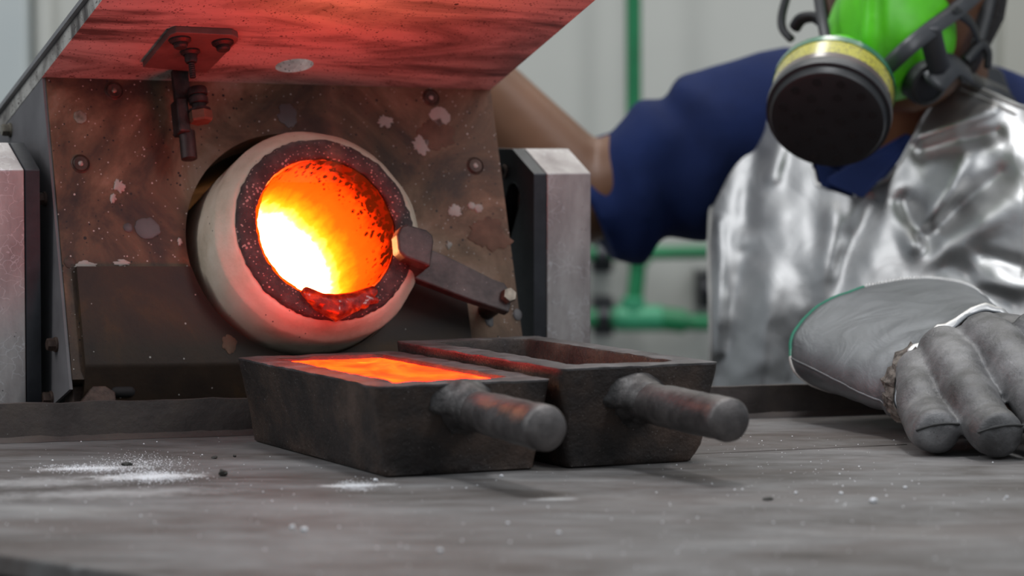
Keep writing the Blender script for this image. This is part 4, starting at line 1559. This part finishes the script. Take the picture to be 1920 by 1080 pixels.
for f_ in fing:
    pts = [cap_z(at(x, y, d), r) for x, y, d, r in f_]
    rd = [r for *_, r in f_]
    P_, R_ = [], []
    for i in range(len(pts) - 1):
        for k in range(8):
            t = k / 8
            w = (i + t)
            P_.append(pts[i].lerp(pts[i + 1], t))
            # knuckle swell and wrinkles of loose leather
            R_.append((rd[i] * (1 - t) + rd[i + 1] * t) * (1 + .035 * math.sin(w * 5.2 + f_[0][0]) + .018 * math.sin(w * 17 + f_[0][1])))
    P_.append(pts[-1]); R_.append(rd[-1])
    q.tube(P_, R_, 24, flat=.94, rnd=.42)
    tips.append((pts[-2], pts[-1], rd[-1]))
# back of the hand
rs = []
for (lx, ly, ld), (rx, ry, rd), th in (((1700, 742, 1.868), (1885, 622, 1.905), .024), ((1706, 722, 1.855), (1915, 620, 1.89), .027), ((1722, 700, 1.84), (1965, 626, 1.870), .025), ((1745, 695, 1.825), (2000, 645, 1.850), .021), ((1770, 705, 1.81), (2030, 675, 1.835), .014)):
    a, b = at(lx, ly, ld), at(rx, ry, rd)
    h = (b - a) / 2
    nn = h.cross(V((0, -1, -.35))).normalized()
    if nn.z < 0:
        nn = -nn
    rs.append(ell((a + b) / 2 - nn * .004, h, nn * th, 28, .75))
q.loft(rs)
for p in q.v:
    p += V((noise.noise(p * 55), noise.noise(p * 55 + V((5, 0, 0))), noise.noise(p * 55 + V((0, 5, 0))))) * .0011
    p.z = max(p.z, .0004)
toL(q)
gh = q.build('glove_hand', M_leather, gl, remesh=.0017)
gh['label'] = 'sooty grey leather hand with five fingers'
# fingertip seams: thin tube across each tip, crease shade put into its dark colour
M_seam_shade = plain('seam_crease_shade', (.03, .029, .028), .6)
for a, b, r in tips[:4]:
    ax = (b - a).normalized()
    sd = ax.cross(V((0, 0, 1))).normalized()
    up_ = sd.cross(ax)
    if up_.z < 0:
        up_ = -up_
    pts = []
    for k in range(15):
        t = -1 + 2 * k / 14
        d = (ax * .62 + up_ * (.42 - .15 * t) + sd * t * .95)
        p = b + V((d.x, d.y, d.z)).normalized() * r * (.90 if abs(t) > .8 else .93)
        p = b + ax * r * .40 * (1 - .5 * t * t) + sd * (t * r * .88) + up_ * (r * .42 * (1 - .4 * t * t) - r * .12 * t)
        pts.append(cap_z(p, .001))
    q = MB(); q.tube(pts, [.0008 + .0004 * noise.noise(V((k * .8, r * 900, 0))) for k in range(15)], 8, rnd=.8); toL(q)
    q.build('seam', M_seam_shade, gl, smooth=70)
# cuff: flattened funnel from wrist to flared opening
op_c, wr_c = at(1675, 628, 1.985), at(1795, 688, 1.86)
op_a = (at(1866, 596, 2.01) - at(1485, 655, 1.94)) / 2
wr_a = (at(1892, 606, 1.90) - at(1690, 764, 1.835)) / 2
op_b = V((.004, .034, .0335))
wr_b = V((-.008, .012, .0205))
q = MB()
rs = []
nr_ = 26
for i in range(nr_):
    t = i / (nr_ - 1)
    c = wr_c.lerp(op_c, t); a = wr_a.lerp(op_a, t ** .9); b = wr_b.lerp(op_b, t)
    ring = []
    for k, p in enumerate(ell(c, a, b, 72, .9)):
        ang = 2 * math.pi * k / 72
        dv = (p - c).normalized()
        am = .0009 + .0042 * (1 - t) ** 3
        p = p + dv * (am * noise.noise(p * 60) + .45 * am * noise.noise(p * 150))
        p.z = max(p.z, .012 if p.y < 1.94 else .0265)
        ring.append(p)
    rs.append(ring)
q.loft(rs, cap=False)
toL(q)
cuff = q.build('cuff', M_cuff, gl, smooth=180, solid=.0014)
cuff['label'] = 'flared silver aluminised cuff'
openr = rs[-1]
# green hem along the left part, overlocked silver edge along the right part of the upper rim (ring index 0 is the right end, 18 the top, 36 the left)
top_ = [p + V((0, 0, 0)) for p in openr]
q = MB(); q.tube(top_[21:38], .0016, 8, rnd=.6); toL(q); q.build('green_hem', M_cgreen, gl, smooth=70)
q = MB(); q.tube(top_[0:22], .0012, 8, rnd=.6)
toL(q); q.build('cuff_edge', M_bind, gl, smooth=70)
q = MB()
for i in range(0, 21):
    for k in (0, .33, .66):
        p = top_[i].lerp(top_[i + 1], k)
        q.tube([p + V((-.0003, -.0012, -.0035)), p + V((0, -.0016, 0)), p + V((0, .0002, .0014))], .0007, 6, rnd=.8)
toL(q); tag(q.build('overlock_stitches', M_apron, gl, smooth=70), kind='stuff')
q = MB(); q.tube(top_[36:56], .0015, 8, rnd=.6); toL(q); q.build('cuff_edge', M_bind, gl, smooth=70)
# lower side seam of the cuff and torn patch at the wrist
q = MB(); q.tube([r[37] + V((0, -.0009, -.0006)) for r in rs], .0009, 8, rnd=.6); toL(q); q.build('cuff_seam', M_cuff, gl, smooth=70)
q = MB()
pts = []
for k in range(19):
    j = 22 + k
    p = rs[0][j]
    pts.append((p, rs[2][j].lerp(rs[4][j], .6 + .9 * noise.noise(V((k * .5, 2, 0))))))
r0 = [a + (a - wr_c).normalized() * .0030 for a, b in pts]
r1 = [a.lerp(b, .55) + (a - wr_c).normalized() * (.0034 + .002 * noise.noise(V((k * 1.3, 9, 0)))) for k, (a, b) in enumerate(pts)]
r2 = [b + (a - wr_c).normalized() * .0012 for a, b in pts]
q.loft([r0, r1, r2], cap=False, closed=False)
toL(q)
q.build('torn_patch', M_backing, gl, smooth=0, solid=.001)
q = MB()
q.tube([r + (r - wr_c).normalized() * (.0022 + .0012 * noise.noise(r * 150)) + V((0, .004, 0)) for r in rs[0][2:24]], [.0032 + .0016 * noise.noise(r * 110) for r in rs[0][2:24]], 10, flat=.45, rnd=.7)
for p in q.v:
    p += V((0, 0, 1)) * .0010 * noise.noise(p * 320)
toL(q); q.build('wrist_seam', M_apron, gl, smooth=70)

# ------------------------------------------------------------------ grains and crumbs on the table
def grain_bm(q, p, r, rng):
    a = rng.random() * 6.28
    ca, sa = math.cos(a) * r, math.sin(a) * r
    k = .55 + .4 * rng.random()
    q.add([p + V((ca, sa, 0)), p + V((-sa, ca, 0)), p + V((-ca, -sa, 0)), p + V((sa, -ca, 0)), p + V((0, 0, r * k)), ], [(0, 1, 4), (1, 2, 4), (2, 3, 4), (3, 0, 4), (3, 2, 1, 0)])


rng = random.Random(11)
q = MB()


def free(p):
    for Mm in (ML_M, MR_M):
        l = Mm.inverted() @ p
        if abs(l.x) < MW / 2 and abs(l.y) < ML / 2:
            return False
    return p.y < lipy(p.x) - .012


for (px, py, sx, sy, n_g, r0_) in ((285, 893, 75, 11, 2600, .0004), (165, 878, 80, 7, 1800, .0004), (270, 868, 90, 16, 900, .0004), (665, 911, 34, 8, 700, .0004), (1450, 775, 60, 6, 160, .0004), (700, 905, 60, 14, 60, .0005), (1500, 890, 240, 60, 90, .00045)):
    for _ in range(n_g):
        x, y = rng.gauss(px, sx * .5), rng.gauss(py, sy * .55)
        p = onz(x, y)
        if free(p) and y < 1075:
            grain_bm(q, p, r0_ * (.35 + .8 * rng.random() ** 2), rng)
for _ in range(700):
    x, y = rng.uniform(-40, 1960), 815 + 265 * rng.random() ** 1.2
    p = onz(x, y)
    if free(p) and y < 1100 and p.y > 1.18 and not (x < 420 and y > 1030):
        grain_bm(q, p, .0002 + .00055 * rng.random() ** 3, rng)
tag(q.build('powder_grains', M_grain, smooth=0), 'fine white powder grains strewn over the table top', 'powder', kind='stuff')


def crumb(px, py, r, mt, label, name, group, seed, sq=(1, 1, .75)):
    p = onz(px, py)
    q = MB(); q.blob(p + V((0, 0, r * sq[2] * .9)), r, 2, .45, sq, seed)
    for v in q.v:
        v.z = max(v.z, 0)
    tag(q.build(name, mt, smooth=0), label, 'crumb' if mt is M_grain else 'slag', group)


G1, G2 = 'white crumbs on the table', 'dark slag bits on the table'
for i, (px, py, r, lb) in enumerate((
        (1638, 943, .0021, 'largest white crumb on the bare steel below the glove'),
        (1577, 927, .0011, 'white crumb on the steel just left of the largest crumb'),
        (1697, 916, .0010, 'white crumb on the steel just right of the largest crumb'),
        (940, 895, .0012, 'white crumb on the table below the left mold handle'),
        (704, 903, .0013, 'white crumb at the foot of the left mold corner'),
        (548, 991, .0013, 'blurred white crumb in front, left one of a close pair'),
        (570, 996, .0015, 'blurred white crumb in front, right one of a close pair'),
        (825, 1035, .0012, 'white crumb nearest the front edge of the table'),
        (1048, 1001, .0010, 'blurred white crumb in front of the gap between the molds'),
        (952, 983, .0009, 'small white crumb in front of the left mold handle, beyond its blurred neighbour'),
        (1492, 926, .0009, 'small white crumb right of the right mold handle shadow'),
        (1887, 934, .0009, 'small white crumb below the fingertips at the far right'))):
    crumb(px, py, r, M_grain, lb, 'white_crumb', G1, i * 2.7 + 1)
for i, (px, py, r, lb, sq) in enumerate((
        (418, 893, .0022, 'dark slag bit beside the larger powder drift', (1.2, 1, .9)),
        (238, 873, .0022, 'flat dark slag bit between the two powder drifts', (1.5, 1, .5)),
        (402, 860, .0014, 'small dark slag bit on the table near the back lip', (1.3, 1, .6)),
        (440, 857, .0010, 'tiny dark slag bit close to the left mold', (1, 1, .8)),
        (1440, 938, .0018, 'dark slag bit lying alone right of the handle shadows', (1.8, 1, .5)))):
    crumb(px, py, r, M_slagcrumb, lb, 'slag_bit', G2, i * 3.3 + 2, sq)
